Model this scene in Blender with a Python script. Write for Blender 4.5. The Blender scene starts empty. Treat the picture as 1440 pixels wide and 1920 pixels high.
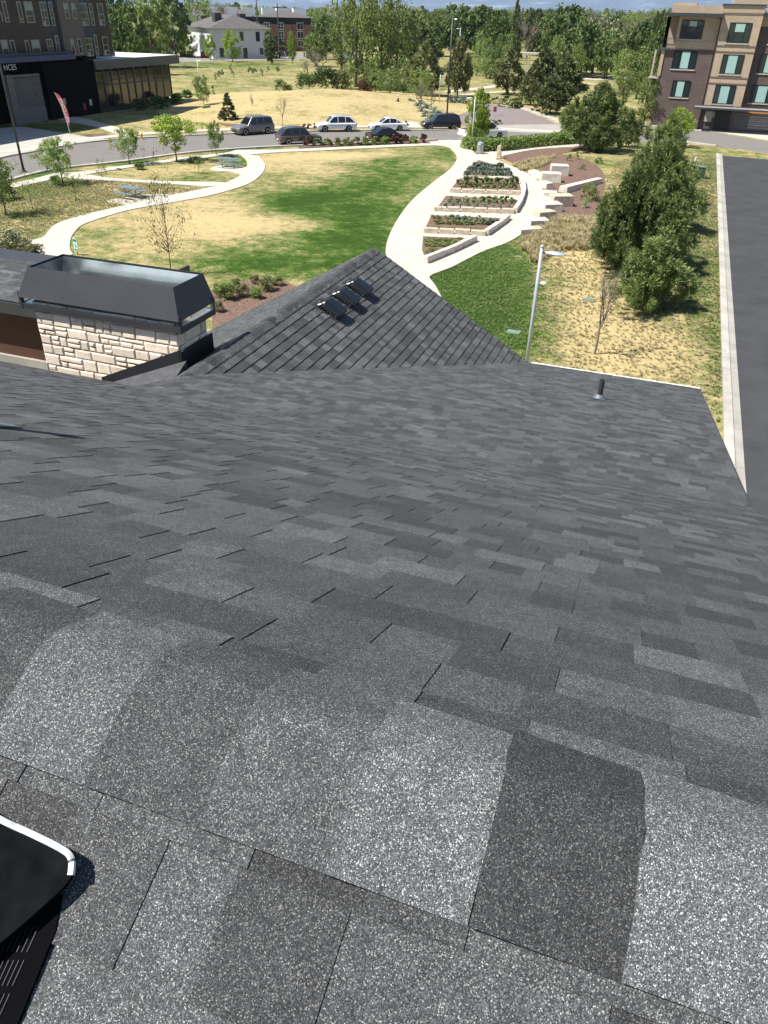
import bpy, bmesh, math, random
import numpy as np
from mathutils import Vector, Matrix, noise
from mathutils.geometry import tessellate_polygon
rad = math.radians
rnd = random.Random(7)
rng = np.random.default_rng(11)
scene = bpy.context.scene
COL = scene.collection
# ---------------------------------------------------------------- camera
# World axes: X = along the roof courses (right), Y = down the main slope (away), Z = up. Ground at z = 0.
F, CX, CY, H = 1420.0, 720.0, 960.0, 12.0
HOR, VPX, GRID = 23.0, 665.0, rad(19.2)
_p = math.atan((960 - HOR) / F)
_roll = math.atan((720 - VPX) / (F / math.tan(_p)))
_r = np.array([1, 0, 0.]); _u = np.array([0, math.sin(_p), math.cos(_p)]); _f = np.array([0, math.cos(_p), -math.sin(_p)])
_ex = math.cos(_roll) * _r + math.sin(_roll) * _u
_ey = -math.sin(_roll) * _r + math.cos(_roll) * _u
_g = np.array([[math.cos(GRID), -math.sin(GRID), 0], [math.sin(GRID), math.cos(GRID), 0], [0, 0, 1.]])
EX, EY, FW = _g @ _ex, _g @ _ey, _g @ _f
cam = bpy.data.cameras.new('camera')
cam.sensor_fit = 'HORIZONTAL'; cam.sensor_width = 36; cam.lens = 36 * F / 1440
cam.clip_start = 0.02; cam.clip_end = 90000
camo = bpy.data.objects.new('camera', cam); COL.objects.link(camo)
m = Matrix(((EX[0], EY[0], -FW[0], 0), (EX[1], EY[1], -FW[1], 0), (EX[2], EY[2], -FW[2], H), (0, 0, 0, 1)))
camo.matrix_world = m
scene.camera = camo
scene.render.resolution_x = 768; scene.render.resolution_y = 1024
# ---------------------------------------------------------------- light
SUN_EL = rad(56); SUN_AZ = rad(75 - 19.2)      # azimuth the light travels towards, from +Y to +X
world = bpy.data.worlds.new('World'); scene.world = world; world.use_nodes = True
nt = world.node_tree; bg = nt.nodes['Background']
sky = nt.nodes.new('ShaderNodeTexSky'); sky.sky_type = 'NISHITA'; sky.sun_disc = False
sky.sun_elevation = SUN_EL; sky.sun_rotation = SUN_AZ + math.pi; sky.altitude = 1600
nt.links.new(sky.outputs[0], bg.inputs[0]); bg.inputs[1].default_value = 0.075
sl = bpy.data.lights.new('sun', 'SUN'); sl.energy = 4.9; sl.angle = rad(0.53); sl.color = (1, 0.955, 0.88)
so = bpy.data.objects.new('sun', sl); COL.objects.link(so)
_d = Vector((math.sin(SUN_AZ) * math.cos(SUN_EL), math.cos(SUN_AZ) * math.cos(SUN_EL), -math.sin(SUN_EL)))
so.rotation_euler = _d.to_track_quat('-Z', 'Y').to_euler(); so.location = (-30, -20, 60)
scene.view_settings.view_transform = 'Standard'; scene.view_settings.look = 'None'
scene.view_settings.exposure = 0.85; scene.view_settings.gamma = 1
# ---------------------------------------------------------------- layout helpers (photo point -> place in the world)
def ray(x, y):
    v = (x - CX) * EX + (CY - y) * EY + F * FW
    return v / np.linalg.norm(v)
def G(x, y, z=0.0):
    r = ray(x, y); q = r * ((z - H) / r[2]); return Vector((q[0], q[1], z))
def onS(x, y, s):
    r = ray(x, y); q = r * (s / r[1]); return Vector((q[0], q[1], q[2] + H))
def onC(x, y, c):
    r = ray(x, y); q = r * (c / r[0]); return Vector((q[0], q[1], q[2] + H))
def proj(P):
    P = np.atleast_2d(P) - np.array([0, 0, H]); w = P @ FW
    return CX + F * (P @ EX) / w, CY - F * (P @ EY) / w
def above(b, x, y):           # height over base point b seen at photo point x, y
    r = ray(x, y); t = math.hypot(b[0], b[1]) / math.hypot(r[0], r[1]); return H + r[2] * t - b[2]
def dist_at(x, d, z=0.0):     # ground point at distance d in the direction of photo column x
    r = ray(x, 60); k = d / math.hypot(r[0], r[1]); return Vector((r[0] * k, r[1] * k, z))
def mpp(b):                   # metres per photo pixel at point b
    return float((np.array(b) - np.array([0, 0, H])) @ FW) / F
def cr(pts, n=6, closed=False):
    P = [Vector(p) for p in pts]; N = len(P); out = []
    R = range(N) if closed else range(N - 1)
    for i in R:
        a, b, c, d = (P[(i + k) % N] if closed else P[min(max(i + k, 0), N - 1)] for k in (-1, 0, 1, 2))
        for j in range(n):
            t = j / n
            out.append(0.5 * ((2 * b) + (c - a) * t + (2 * a - 5 * b + 4 * c - d) * t * t + (3 * b - a - 3 * c + d) * t ** 3))
    if not closed: out.append(P[-1])
    return out
# ---------------------------------------------------------------- materials
MATS = {}
def new_mat(name):
    m = bpy.data.materials.new(name); m.use_nodes = True
    return m, m.node_tree.nodes, m.node_tree.links, m.node_tree.nodes['Principled BSDF']
def plain(name, col, rough=0.6, metal=0.0, var=0.12, scale=3.0, bump=0.0, spec=0.5, coat=0.0):
    if name in MATS: return MATS[name]
    m, N, L, b = new_mat(name)
    tc = N.new('ShaderNodeTexCoord'); no = N.new('ShaderNodeTexNoise'); no.inputs['Scale'].default_value = scale; no.inputs['Detail'].default_value = 5
    L.new(tc.outputs['Object'], no.inputs['Vector'])
    mr = N.new('ShaderNodeMapRange'); mr.inputs[1].default_value = 0.3; mr.inputs[2].default_value = 0.7
    mr.inputs[3].default_value = 1 - var; mr.inputs[4].default_value = 1 + var
    L.new(no.outputs[0], mr.inputs[0])
    mx = N.new('ShaderNodeVectorMath'); mx.operation = 'SCALE'; mx.inputs[0].default_value = col
    L.new(mr.outputs[0], mx.inputs['Scale']); L.new(mx.outputs[0], b.inputs['Base Color'])
    b.inputs['Roughness'].default_value = rough; b.inputs['Metallic'].default_value = metal
    b.inputs['Specular IOR Level'].default_value = spec; b.inputs['Coat Weight'].default_value = coat
    if bump:
        bn = N.new('ShaderNodeBump'); bn.inputs['Strength'].default_value = bump; bn.inputs['Distance'].default_value = 0.02
        L.new(no.outputs[0], bn.inputs['Height']); L.new(bn.outputs[0], b.inputs['Normal'])
    MATS[name] = m; return m
def ramp(N, stops):
    r = N.new('ShaderNodeValToRGB'); e = r.color_ramp.elements
    while len(e) < len(stops): e.new(0.5)
    for k, (p, c) in enumerate(stops): e[k].position = p; e[k].color = (*c, 1)
    return r
def glass_mat(name, col=(0.02, 0.03, 0.035), rough=0.06):
    m, N, L, b = new_mat(name)
    tc = N.new('ShaderNodeTexCoord'); no = N.new('ShaderNodeTexNoise'); no.inputs['Scale'].default_value = 0.9
    L.new(tc.outputs['Object'], no.inputs['Vector'])
    bn = N.new('ShaderNodeBump'); bn.inputs['Strength'].default_value = 0.15; bn.inputs['Distance'].default_value = 0.05
    L.new(no.outputs[0], bn.inputs['Height']); L.new(bn.outputs[0], b.inputs['Normal'])
    b.inputs['Base Color'].default_value = (*col, 1); b.inputs['Roughness'].default_value = rough; b.inputs['Specular IOR Level'].default_value = 0.8
    MATS[name] = m; return m
def shingle_mat():
    m, N, L, b = new_mat('asphalt_shingle')
    at = N.new('ShaderNodeAttribute'); at.attribute_name = 'tone'
    tc = N.new('ShaderNodeTexCoord')
    vo = N.new('ShaderNodeTexVoronoi'); vo.inputs['Scale'].default_value = 760
    L.new(tc.outputs['Object'], vo.inputs['Vector'])
    se = N.new('ShaderNodeSeparateColor'); L.new(vo.outputs['Color'], se.inputs[0])
    r1 = ramp(N, [(0, (.30, .30, .32)), (.5, (.80, .81, .84)), (.78, (1.35, 1.37, 1.42)), (.92, (2.2, 2.2, 2.15)), (1, (5.2, 5.1, 4.7))])
    r1.color_ramp.interpolation = 'LINEAR'
    L.new(se.outputs[0], r1.inputs[0])
    no = N.new('ShaderNodeTexNoise'); no.inputs['Scale'].default_value = 2.2; no.inputs['Detail'].default_value = 3
    L.new(tc.outputs['Object'], no.inputs['Vector'])
    mr = N.new('ShaderNodeMapRange'); mr.inputs[1].default_value = .3; mr.inputs[2].default_value = .7; mr.inputs[3].default_value = .86; mr.inputs[4].default_value = 1.16
    L.new(no.outputs[0], mr.inputs[0])
    n2 = N.new('ShaderNodeTexNoise'); n2.inputs['Scale'].default_value = 28; n2.inputs['Detail'].default_value = 4
    L.new(tc.outputs['Object'], n2.inputs['Vector'])
    mr2 = N.new('ShaderNodeMapRange'); mr2.inputs[1].default_value = .3; mr2.inputs[2].default_value = .7; mr2.inputs[3].default_value = .85; mr2.inputs[4].default_value = 1.15
    L.new(n2.outputs[0], mr2.inputs[0])
    v0 = N.new('ShaderNodeMath'); v0.operation = 'MULTIPLY'; L.new(mr.outputs[0], v0.inputs[0]); L.new(mr2.outputs[0], v0.inputs[1])
    v1 = N.new('ShaderNodeMath'); v1.operation = 'MULTIPLY'; L.new(v0.outputs[0], v1.inputs[0]); L.new(at.outputs['Fac'], v1.inputs[1])
    tint = ramp(N, [(0, (.97, .98, 1.0)), (.12, (.95, .99, 1.0)), (1, (.92, 1.0, 1.04))]); L.new(at.outputs['Fac'], tint.inputs[0])
    s1 = N.new('ShaderNodeVectorMath'); s1.operation = 'SCALE'; L.new(r1.outputs[0], s1.inputs[0]); L.new(v1.outputs[0], s1.inputs['Scale'])
    s2 = N.new('ShaderNodeVectorMath'); s2.operation = 'MULTIPLY'; L.new(s1.outputs[0], s2.inputs[0]); L.new(tint.outputs[0], s2.inputs[1])
    L.new(s2.outputs[0], b.inputs['Base Color'])
    bn = N.new('ShaderNodeBump'); bn.inputs['Strength'].default_value = .8; bn.inputs['Distance'].default_value = .0011; bn.invert = True
    L.new(vo.outputs['Distance'], bn.inputs['Height'])
    b2 = N.new('ShaderNodeBump'); b2.inputs['Strength'].default_value = .6; b2.inputs['Distance'].default_value = .022
    n3 = N.new('ShaderNodeTexNoise'); n3.inputs['Scale'].default_value = 2.6; n3.inputs['Detail'].default_value = 1.5
    L.new(tc.outputs['Object'], n3.inputs['Vector']); L.new(n3.outputs[0], b2.inputs['Height']); L.new(b2.outputs[0], bn.inputs['Normal'])
    L.new(bn.outputs[0], b.inputs['Normal']); b.inputs['Roughness'].default_value = .85; b.inputs['Specular IOR Level'].default_value = .35
    MATS['shingle'] = m; return m
def ground_mat(name, attr=True, green=(.058, .115, .016), straw=(.42, .335, .165), gv=0.5):
    m, N, L, b = new_mat(name)
    tc = N.new('ShaderNodeTexCoord')
    def nz(sc, det=5, rough=.6):
        n = N.new('ShaderNodeTexNoise'); n.inputs['Scale'].default_value = sc; n.inputs['Detail'].default_value = det; n.inputs['Roughness'].default_value = rough
        L.new(tc.outputs['Object'], n.inputs['Vector']); return n
    a = nz(.16, 7, .72); f = nz(1.1, 7, .8); g = nz(9, 4, .7)
    if attr:
        at = N.new('ShaderNodeAttribute'); at.attribute_name = 'green'; src = at.outputs['Fac']
    else:
        v = N.new('ShaderNodeValue'); v.outputs[0].default_value = gv; src = v.outputs[0]
    def madd(x, mul, add_src):
        n = N.new('ShaderNodeMath'); n.operation = 'MULTIPLY_ADD'; L.new(x, n.inputs[0]); n.inputs[1].default_value = mul
        if isinstance(add_src, float): n.inputs[2].default_value = add_src
        else: L.new(add_src, n.inputs[2])
        return n.outputs[0]
    s = madd(a.outputs[0], 1.3, src); s = madd(f.outputs[0], 1.6, s); s = madd(g.outputs[0], 1.0, s)
    s = madd(s, 1.0, -1.90)
    cr_ = ramp(N, [(0.0, tuple(x * 1.18 for x in straw)), (.33, straw), (.55, (.22, .21, .085)), (.78, green), (1.0, tuple(x * .55 for x in green))])
    L.new(s, cr_.inputs[0])
    mr = N.new('ShaderNodeMapRange'); mr.inputs[1].default_value = .3; mr.inputs[2].default_value = .7; mr.inputs[3].default_value = .62; mr.inputs[4].default_value = 1.28
    h = nz(3, 6, .85); L.new(h.outputs[0], mr.inputs[0])
    sc = N.new('ShaderNodeVectorMath'); sc.operation = 'SCALE'; L.new(cr_.outputs[0], sc.inputs[0]); L.new(mr.outputs[0], sc.inputs['Scale'])
    L.new(sc.outputs[0], b.inputs['Base Color']); b.inputs['Roughness'].default_value = .95; b.inputs['Specular IOR Level'].default_value = .1
    bn = N.new('ShaderNodeBump'); bn.inputs['Strength'].default_value = .9; bn.inputs['Distance'].default_value = .07
    L.new(f.outputs[0], bn.inputs['Height'])
    b2 = N.new('ShaderNodeBump'); b2.inputs['Strength'].default_value = .8; b2.inputs['Distance'].default_value = .03
    L.new(g.outputs[0], b2.inputs['Height']); L.new(bn.outputs[0], b2.inputs['Normal']); L.new(b2.outputs[0], b.inputs['Normal'])
    MATS[name] = m; return m
def leaf_mat(name, c1, c2, transl=.25, rough=.6):
    m, N, L, b = new_mat(name)
    ge = N.new('ShaderNodeNewGeometry'); oi = N.new('ShaderNodeObjectInfo')
    r = ramp(N, [(0, c1), (1, c2)]); L.new(ge.outputs['Random Per Island'], r.inputs[0])
    mr = N.new('ShaderNodeMapRange'); mr.inputs[3].default_value = .78; mr.inputs[4].default_value = 1.25; L.new(oi.outputs['Random'], mr.inputs[0])
    sc = N.new('ShaderNodeVectorMath'); sc.operation = 'SCALE'; L.new(r.outputs[0], sc.inputs[0]); L.new(mr.outputs[0], sc.inputs['Scale'])
    L.new(sc.outputs[0], b.inputs['Base Color']); b.inputs['Roughness'].default_value = rough; b.inputs['Specular IOR Level'].default_value = .25
    if transl:
        t = N.new('ShaderNodeBsdfTranslucent'); L.new(sc.outputs[0], t.inputs[0]); mx = N.new('ShaderNodeMixShader'); mx.inputs[0].default_value = transl
        L.new(b.outputs[0], mx.inputs[1]); L.new(t.outputs[0], mx.inputs[2]); L.new(mx.outputs[0], N['Material Output'].inputs[0])
    MATS[name] = m; return m
def brick_mat(name, c1, c2, mortar, sx=.22, sy=.075, axis='XZ', bias=0.0, bump=.4, msize=.012):
    m, N, L, b = new_mat(name)
    tc = N.new('ShaderNodeTexCoord'); se = N.new('ShaderNodeSeparateXYZ'); co = N.new('ShaderNodeCombineXYZ')
    L.new(tc.outputs['Object'], se.inputs[0])
    if axis == 'XZ': ad = N.new('ShaderNodeMath'); ad.operation = 'ADD'; L.new(se.outputs[0], ad.inputs[0]); L.new(se.outputs[1], ad.inputs[1]); L.new(ad.outputs[0], co.inputs[0])
    L.new(se.outputs[2], co.inputs[1])
    bt = N.new('ShaderNodeTexBrick'); L.new(co.outputs[0], bt.inputs['Vector']); bt.inputs['Scale'].default_value = 1
    bt.inputs['Brick Width'].default_value = sx; bt.inputs['Row Height'].default_value = sy; bt.inputs['Mortar Size'].default_value = msize; bt.inputs['Bias'].default_value = bias
    bt.inputs['Color1'].default_value = (*c1, 1); bt.inputs['Color2'].default_value = (*c2, 1); bt.inputs['Mortar'].default_value = (*mortar, 1)
    no = N.new('ShaderNodeTexNoise'); no.inputs['Scale'].default_value = .6; no.inputs['Detail'].default_value = 6; L.new(tc.outputs['Object'], no.inputs['Vector'])
    mr = N.new('ShaderNodeMapRange'); mr.inputs[1].default_value = .3; mr.inputs[2].default_value = .7; mr.inputs[3].default_value = .88; mr.inputs[4].default_value = 1.12; L.new(no.outputs[0], mr.inputs[0])
    sc = N.new('ShaderNodeVectorMath'); sc.operation = 'SCALE'; L.new(bt.outputs[0], sc.inputs[0]); L.new(mr.outputs[0], sc.inputs['Scale'])
    L.new(sc.outputs[0], b.inputs['Base Color']); b.inputs['Roughness'].default_value = .85
    bn = N.new('ShaderNodeBump'); bn.inputs['Strength'].default_value = bump; bn.inputs['Distance'].default_value = .01; bn.invert = True
    L.new(bt.outputs['Fac'], bn.inputs['Height']); L.new(bn.outputs[0], b.inputs['Normal'])
    MATS[name] = m; return m
def slab_mat(name, col, joint=1.6, dirty=.16):
    m, N, L, b = new_mat(name)
    tc = N.new('ShaderNodeTexCoord')
    a = N.new('ShaderNodeTexNoise'); a.inputs['Scale'].default_value = .5; a.inputs['Detail'].default_value = 8; a.inputs['Roughness'].default_value = .7
    L.new(tc.outputs['Object'], a.inputs['Vector'])
    g = N.new('ShaderNodeTexNoise'); g.inputs['Scale'].default_value = 30; g.inputs['Detail'].default_value = 3; L.new(tc.outputs['Object'], g.inputs['Vector'])
    ad = N.new('ShaderNodeMath'); ad.operation = 'MULTIPLY_ADD'; L.new(g.outputs[0], ad.inputs[0]); ad.inputs[1].default_value = .4; L.new(a.outputs[0], ad.inputs[2])
    mr = N.new('ShaderNodeMapRange'); mr.inputs[1].default_value = .45; mr.inputs[2].default_value = .95; mr.inputs[3].default_value = 1 - dirty; mr.inputs[4].default_value = 1 + dirty
    L.new(ad.outputs[0], mr.inputs[0])
    sc = N.new('ShaderNodeVectorMath'); sc.operation = 'SCALE'; sc.inputs[0].default_value = col; L.new(mr.outputs[0], sc.inputs['Scale'])
    L.new(sc.outputs[0], b.inputs['Base Color']); b.inputs['Roughness'].default_value = .9; b.inputs['Specular IOR Level'].default_value = .25
    MATS[name] = m; return m
SH = shingle_mat()
GM = ground_mat('grass_ground')
CONC = slab_mat('concrete', (.50, .455, .385))
KERB = slab_mat('kerb_concrete', (.42, .39, .345), dirty=.4)
ROAD = slab_mat('road_asphalt', (.185, .17, .16), dirty=.1)
DARKROAD = slab_mat('new_asphalt', (.052, .053, .056), dirty=.3)
MULCH = plain('bark_mulch', (.15, .09, .064), .95, var=.6, scale=9, bump=1.0)
BLACKM = plain('black_metal', (.012, .013, .016), .35, .3, var=.2)
CHAR = plain('charcoal_metal', (.050, .052, .058), .5, .2, var=.1, scale=2)
GALV = plain('galvanised_steel', (.55, .60, .62), .32, .85, var=.12, scale=4)
POLE = plain('grey_painted_pole', (.42, .46, .49), .4, .2, var=.06)
WHITEP = plain('white_paint', (.75, .75, .73), .5, var=.05)
DKPOLE = plain('dark_pole', (.05, .055, .055), .5, .3)
GLASS = glass_mat('window_glass')
BLIND = plain('window_blind', (.33, .50, .46), .25, var=.04, scale=1)
# ---------------------------------------------------------------- object helpers
def tag(o, label=None, cat=None, group=None, kind=None):
    if label: o['label'] = label
    if cat: o['category'] = cat
    if group: o['group'] = group
    if kind: o['kind'] = kind
    return o
def empty(name, loc=(0, 0, 0), rz=0, label=None, cat=None, group=None):
    o = bpy.data.objects.new(name, None); COL.objects.link(o); o.location = loc; o.rotation_euler = (0, 0, rz); o.empty_display_size = .3
    return tag(o, label, cat, group)
def link_mesh(name, me, mat, parent=None, loc=None):
    me.materials.clear(); me.materials.append(mat)
    o = bpy.data.objects.new(name, me); COL.objects.link(o)
    if parent: o.parent = parent
    if loc is not None: o.location = loc
    return o
def copy_tree(o, parent=None):
    c = o.copy(); COL.objects.link(c)
    if parent: c.parent = parent
    for ch in list(o.children): copy_tree(ch, c)
    return c
class MB:
    def __init__(s): s.v = []; s.f = []
    def add(s, vs, fs):
        b = len(s.v); s.v += [tuple(v) for v in vs]; s.f += [tuple(b + i for i in f) for f in fs]; return s
    def box(s, x0, x1, y0, y1, z0, z1, rz=0, piv=None):
        vs = [Vector((x, y, z)) for z in (z0, z1) for y in (y0, y1) for x in (x0, x1)]
        if rz:
            c = Vector(piv or ((x0 + x1) / 2, (y0 + y1) / 2, 0)); M = Matrix.Rotation(rz, 3, 'Z'); vs = [M @ (v - c) + c for v in vs]
        return s.add(vs, [(0, 2, 3, 1), (4, 5, 7, 6), (0, 1, 5, 4), (2, 6, 7, 3), (0, 4, 6, 2), (1, 3, 7, 5)])
    def hexa(s, b, t):
        return s.add(list(b) + list(t), [(3, 2, 1, 0), (4, 5, 6, 7), (0, 1, 5, 4), (1, 2, 6, 5), (2, 3, 7, 6), (3, 0, 4, 7)])
    def tube(s, pts, rr, n=8, caps=True):
        pts = [Vector(p) for p in pts]; rs = rr if isinstance(rr, (list, tuple)) else [rr] * len(pts); rings = []
        for i, p in enumerate(pts):
            d = (pts[min(i + 1, len(pts) - 1)] - pts[max(i - 1, 0)]).normalized()
            a = d.orthogonal().normalized() if abs(d.z) < .99 else Vector((1, 0, 0)); a = (a - d * a.dot(d)).normalized(); b = d.cross(a)
            if i and abs(d.z) < .99: pass
            rings.append([p + (a * math.cos(2 * math.pi * k / n) + b * math.sin(2 * math.pi * k / n)) * rs[i] for k in range(n)])
        vs = [v for r in rings for v in r]; fs = []
        for i in range(len(rings) - 1):
            for k in range(n):
                fs.append((i * n + k, i * n + (k + 1) % n, (i + 1) * n + (k + 1) % n, (i + 1) * n + k))
        if caps: fs += [tuple(range(n))[::-1], tuple((len(rings) - 1) * n + k for k in range(n))]
        return s.add(vs, fs)
    def lathe(s, prof, n=16, c=(0, 0, 0)):
        vs = [(c[0] + r * math.cos(2 * math.pi * k / n), c[1] + r * math.sin(2 * math.pi * k / n), c[2] + z) for r, z in prof for k in range(n)]
        fs = [(i * n + k, i * n + (k + 1) % n, (i + 1) * n + (k + 1) % n, (i + 1) * n + k) for i in range(len(prof) - 1) for k in range(n)]
        fs += [tuple(range(n))[::-1], tuple((len(prof) - 1) * n + k for k in range(n))]
        return s.add(vs, fs)
    def ball(s, c, r, n=10, sq=(1, 1, 1)):
        pr = []
        for i in range(n // 2 + 1):
            a = math.pi * i / (n // 2) - math.pi / 2; pr.append((max(math.cos(a), .02), math.sin(a)))
        vs = [(c[0] + r * sq[0] * q * math.cos(2 * math.pi * k / n), c[1] + r * sq[1] * q * math.sin(2 * math.pi * k / n), c[2] + r * sq[2] * z) for q, z in pr for k in range(n)]
        fs = [(i * n + k, i * n + (k + 1) % n, (i + 1) * n + (k + 1) % n, (i + 1) * n + k) for i in range(len(pr) - 1) for k in range(n)]
        return s.add(vs, fs)
    def prism(s, poly, z0, z1):       # poly: xy outline
        poly = [Vector((p[0], p[1], 0)) for p in poly]; n = len(poly)
        A = sum(poly[i].x * poly[(i + 1) % n].y - poly[(i + 1) % n].x * poly[i].y for i in range(n))
        if A < 0: poly = poly[::-1]
        tri = tessellate_polygon([poly]); vs = [(p.x, p.y, z1) for p in poly] + [(p.x, p.y, z0) for p in poly]; fs = []
        for t in tri:
            a, b, c = (poly[i] for i in t)
            fs.append(tuple(t) if (b - a).cross(c - a).z > 0 else tuple(t)[::-1])
        fs += [tuple(n + i for i in f[::-1]) for f in list(fs)]
        fs += [(i, n + i, n + (i + 1) % n, (i + 1) % n) for i in range(n)]
        return s.add(vs, fs)
    def mesh(s, name, smooth=False):
        me = bpy.data.meshes.new(name); me.from_pydata(s.v, [], s.f); me.validate(); me.update()
        if smooth: me.polygons.foreach_set('use_smooth', [True] * len(me.polygons))
        return me
    def build(s, name, mat, parent=None, smooth=False, bevel=0, loc=None):
        o = link_mesh(name, s.mesh(name, smooth), mat, parent, loc)
        if bevel:
            b = o.modifiers.new('bevel', 'BEVEL'); b.width = bevel; b.segments = 2; b.limit_method = 'ANGLE'
        return o
def quads_mesh(name, V):              # V: (n,4,3)
    n = len(V); me = bpy.data.meshes.new(name)
    me.vertices.add(n * 4); me.vertices.foreach_set('co', np.ascontiguousarray(V, dtype=np.float32).ravel())
    me.loops.add(n * 4); me.loops.foreach_set('vertex_index', np.arange(n * 4, dtype=np.int32))
    me.polygons.add(n); me.polygons.foreach_set('loop_start', np.arange(0, n * 4, 4, dtype=np.int32)); me.polygons.foreach_set('loop_total', np.full(n, 4, dtype=np.int32))
    me.update(calc_edges=True); return me
def sheet(name, pts, z, mat, thick=.05, smooth_n=0, closed=True, kind='structure'):
    P = cr(pts, smooth_n, True) if smooth_n else pts
    o = MB().prism(P, z - thick, z).build(name, mat); return tag(o, kind=kind)
def px(L, z=0.0): return [G(x, y, z) for x, y in L]
def band(left, right): return list(left) + list(right)[::-1]
# ================================================================ ROOFS
CREST = np.array([-.2168, .6038, H - .767])     # ridge of the main roof, under the camera's feet
T1 = math.tan(rad(26)); T2 = math.tan(rad(15.4)); BRK = 6.5; Z_BRK = CREST[2] - T1 * (BRK - CREST[1])
EAVE = 14.81; Z_EAVE = Z_BRK - T2 * (EAVE - BRK); RAKE = 1.22
GR_C, GR_Z, TG = -5.509, H - 4.0, .5706         # ridge of the cross gable
def shingles(name, origin, u, v, U0, U1, Lv, seed, parent, base=.064, lift=.0, butt=.0045):
    """courses of laminated shingles; u along the course, v down the slope."""
    R = np.random.default_rng(seed); o = np.array(origin, float); u = np.array(u, float); v = np.array(v, float)
    n = np.cross(v, u); n = n if n[2] > 0 else -n
    e = .143; Q = []; tone = []; rows = int(math.ceil(Lv / e))
    for k in range(rows):
        va, vb = k * e, min((k + 1) * e, Lv); x = U0 - R.random() * .3; hi = R.random() < .5
        joint = R.random() * 1.0
        while x < U1:
            w = R.uniform(.10, .23) if hi else R.uniform(.09, .19)
            a, b = max(x, U0), min(x + w, U1); x += w
            if b - a < .012: hi = not hi; continue
            gap = .0022 if R.random() < .10 else .0
            hh = butt + .0022 if hi else butt
            t = base * (R.choice([.68, .83, 1.0, 1.16, 1.36], p=[.2, .24, .24, .2, .12]) * R.uniform(.95, 1.05)) * (1.03 if hi else .95)
            st, sb = .0015 + lift, hh + lift
            if hi: st = .0032 + lift
            A = [o + u * a_ + v * v_ + n * h_ for a_, v_, h_ in ((a, va, st), (b - gap, va, st), (b - gap, vb, sb), (a, vb, sb))]
            B = [o + u * a_ + v * v_ + n * lift for a_, v_ in ((a, va), (b - gap, va), (b - gap, vb), (a, vb))]
            Q.append(A); tone.append(t)
            Q.append([A[3], A[2], B[2], B[3]]); tone.append(t * (.55 if butt < .012 else .3))  # butt face darkened: its shade line is put into the tone
            Q.append([A[1], B[1], B[2], A[2]]); tone.append(t * .5)  # side turned from the sun, shade painted into its tone
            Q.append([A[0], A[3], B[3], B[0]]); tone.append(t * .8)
            hi = not hi
    V = np.array(Q)
    # orient top faces upwards
    me = quads_mesh(name, V); at = me.attributes.new('tone', 'FLOAT', 'FACE'); at.data.foreach_set('value', np.array(tone, dtype=np.float32))
    ob = link_mesh(name, me, SH, parent)
    return ob
def caps(name, p0, u, L, wn, wf, nv_dn, nv_df, tones, parent, e=.166, base=.075, r=.028, seed=5, phase=0.0):
    """ridge cap pieces bent over the ridge; u along the ridge; nv_* unit vectors down either slope."""
    R = np.random.default_rng(seed); Q = []; tone = []
    p0 = np.array(p0, float); u = np.array(u, float); dn = np.array(nv_dn, float); df = np.array(nv_df, float)
    up = np.array([0, 0, 1.])
    nn = np.cross(u, dn); nn = nn if nn[2] > 0 else -nn
    nf = np.cross(u, df); nf = nf if nf[2] > 0 else -nf
    prof = [(dn * wn, nn), (dn * (wn * .6), nn), (dn * r * 1.6, nn)]
    for t in (.2, .4, .6, .8): prof.append((dn * r * 1.6 * (1 - t) ** 2 * .99 + df * r * 1.6 * t ** 2, (nn * (1 - t) + nf * t)))
    prof += [(df * r * 1.6, nf), (df * (wf * .6), nf), (df * wf, nf)]
    prof = [(q, m_ / np.linalg.norm(m_)) for q, m_ in prof]
    k0 = int(math.floor(-phase / e)); N = int(L / e)
    for k in range(N):
        a = phase + k * e; b = a + e
        t = base * tones.get(k, R.choice([.6, .8, 1.0, 1.3], p=[.3, .3, .25, .15]) * R.uniform(.92, 1.1))
        ha, hb = .0155, .0085
        js = R.normal(0, .0016, len(prof)) + R.uniform(-.005, .005) * np.linspace(-1, 1, len(prof))
        top_a = [p0 + u * (a + js[i]) + q + m_ * (ha + R.uniform(-.001, .0015)) for i, (q, m_) in enumerate(prof)]; top_b = [p0 + u * (b + .002) + q + m_ * hb for q, m_ in prof]
        bot_a = [p0 + u * (a + js[i]) + q + m_ * .007 for i, (q, m_) in enumerate(prof)]; bot_b = [p0 + u * (b + .002) + q + m_ * .004 for q, m_ in prof]
        for i in range(len(prof) - 1):
            Q.append([top_a[i], top_b[i], top_b[i + 1], top_a[i + 1]]); tone.append(t)
            Q.append([top_a[i], top_a[i + 1], bot_a[i + 1], bot_a[i]]); tone.append(t * 1.5)  # sunward butt edge: its lit look is painted into the tone
        Q.append([top_a[0], bot_a[0], bot_b[0], top_b[0]]); tone.append(t * .8)
        Q.append([top_a[-1], top_b[-1], bot_b[-1], bot_a[-1]]); tone.append(t * .8)
    me = quads_mesh(name, np.array(Q)); at = me.attributes.new('tone', 'FLOAT', 'FACE'); at.data.foreach_set('value', np.array(tone, dtype=np.float32))
    bm = bmesh.new(); bm.from_mesh(me)
    bm.to_mesh(me); bm.free()
    return link_mesh(name, me, SH, parent)
house = empty('house', (0, 0, 0), 0, 'dark grey shingled roof in the foreground with a stone chimney and a lower gable', 'house')
c1, s1_ = math.cos(rad(26)), math.sin(rad(26)); c2, s2_ = math.cos(rad(15.4)), math.sin(rad(15.4))
up_rows = (BRK - CREST[1]) / c1
OF = .045
shingles('main_roof', (0, CREST[1] + OF * c1, CREST[2] - OF * s1_), (1, 0, 0), (0, c1, -s1_), -5.6, RAKE, up_rows - OF, 1, house)
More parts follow.
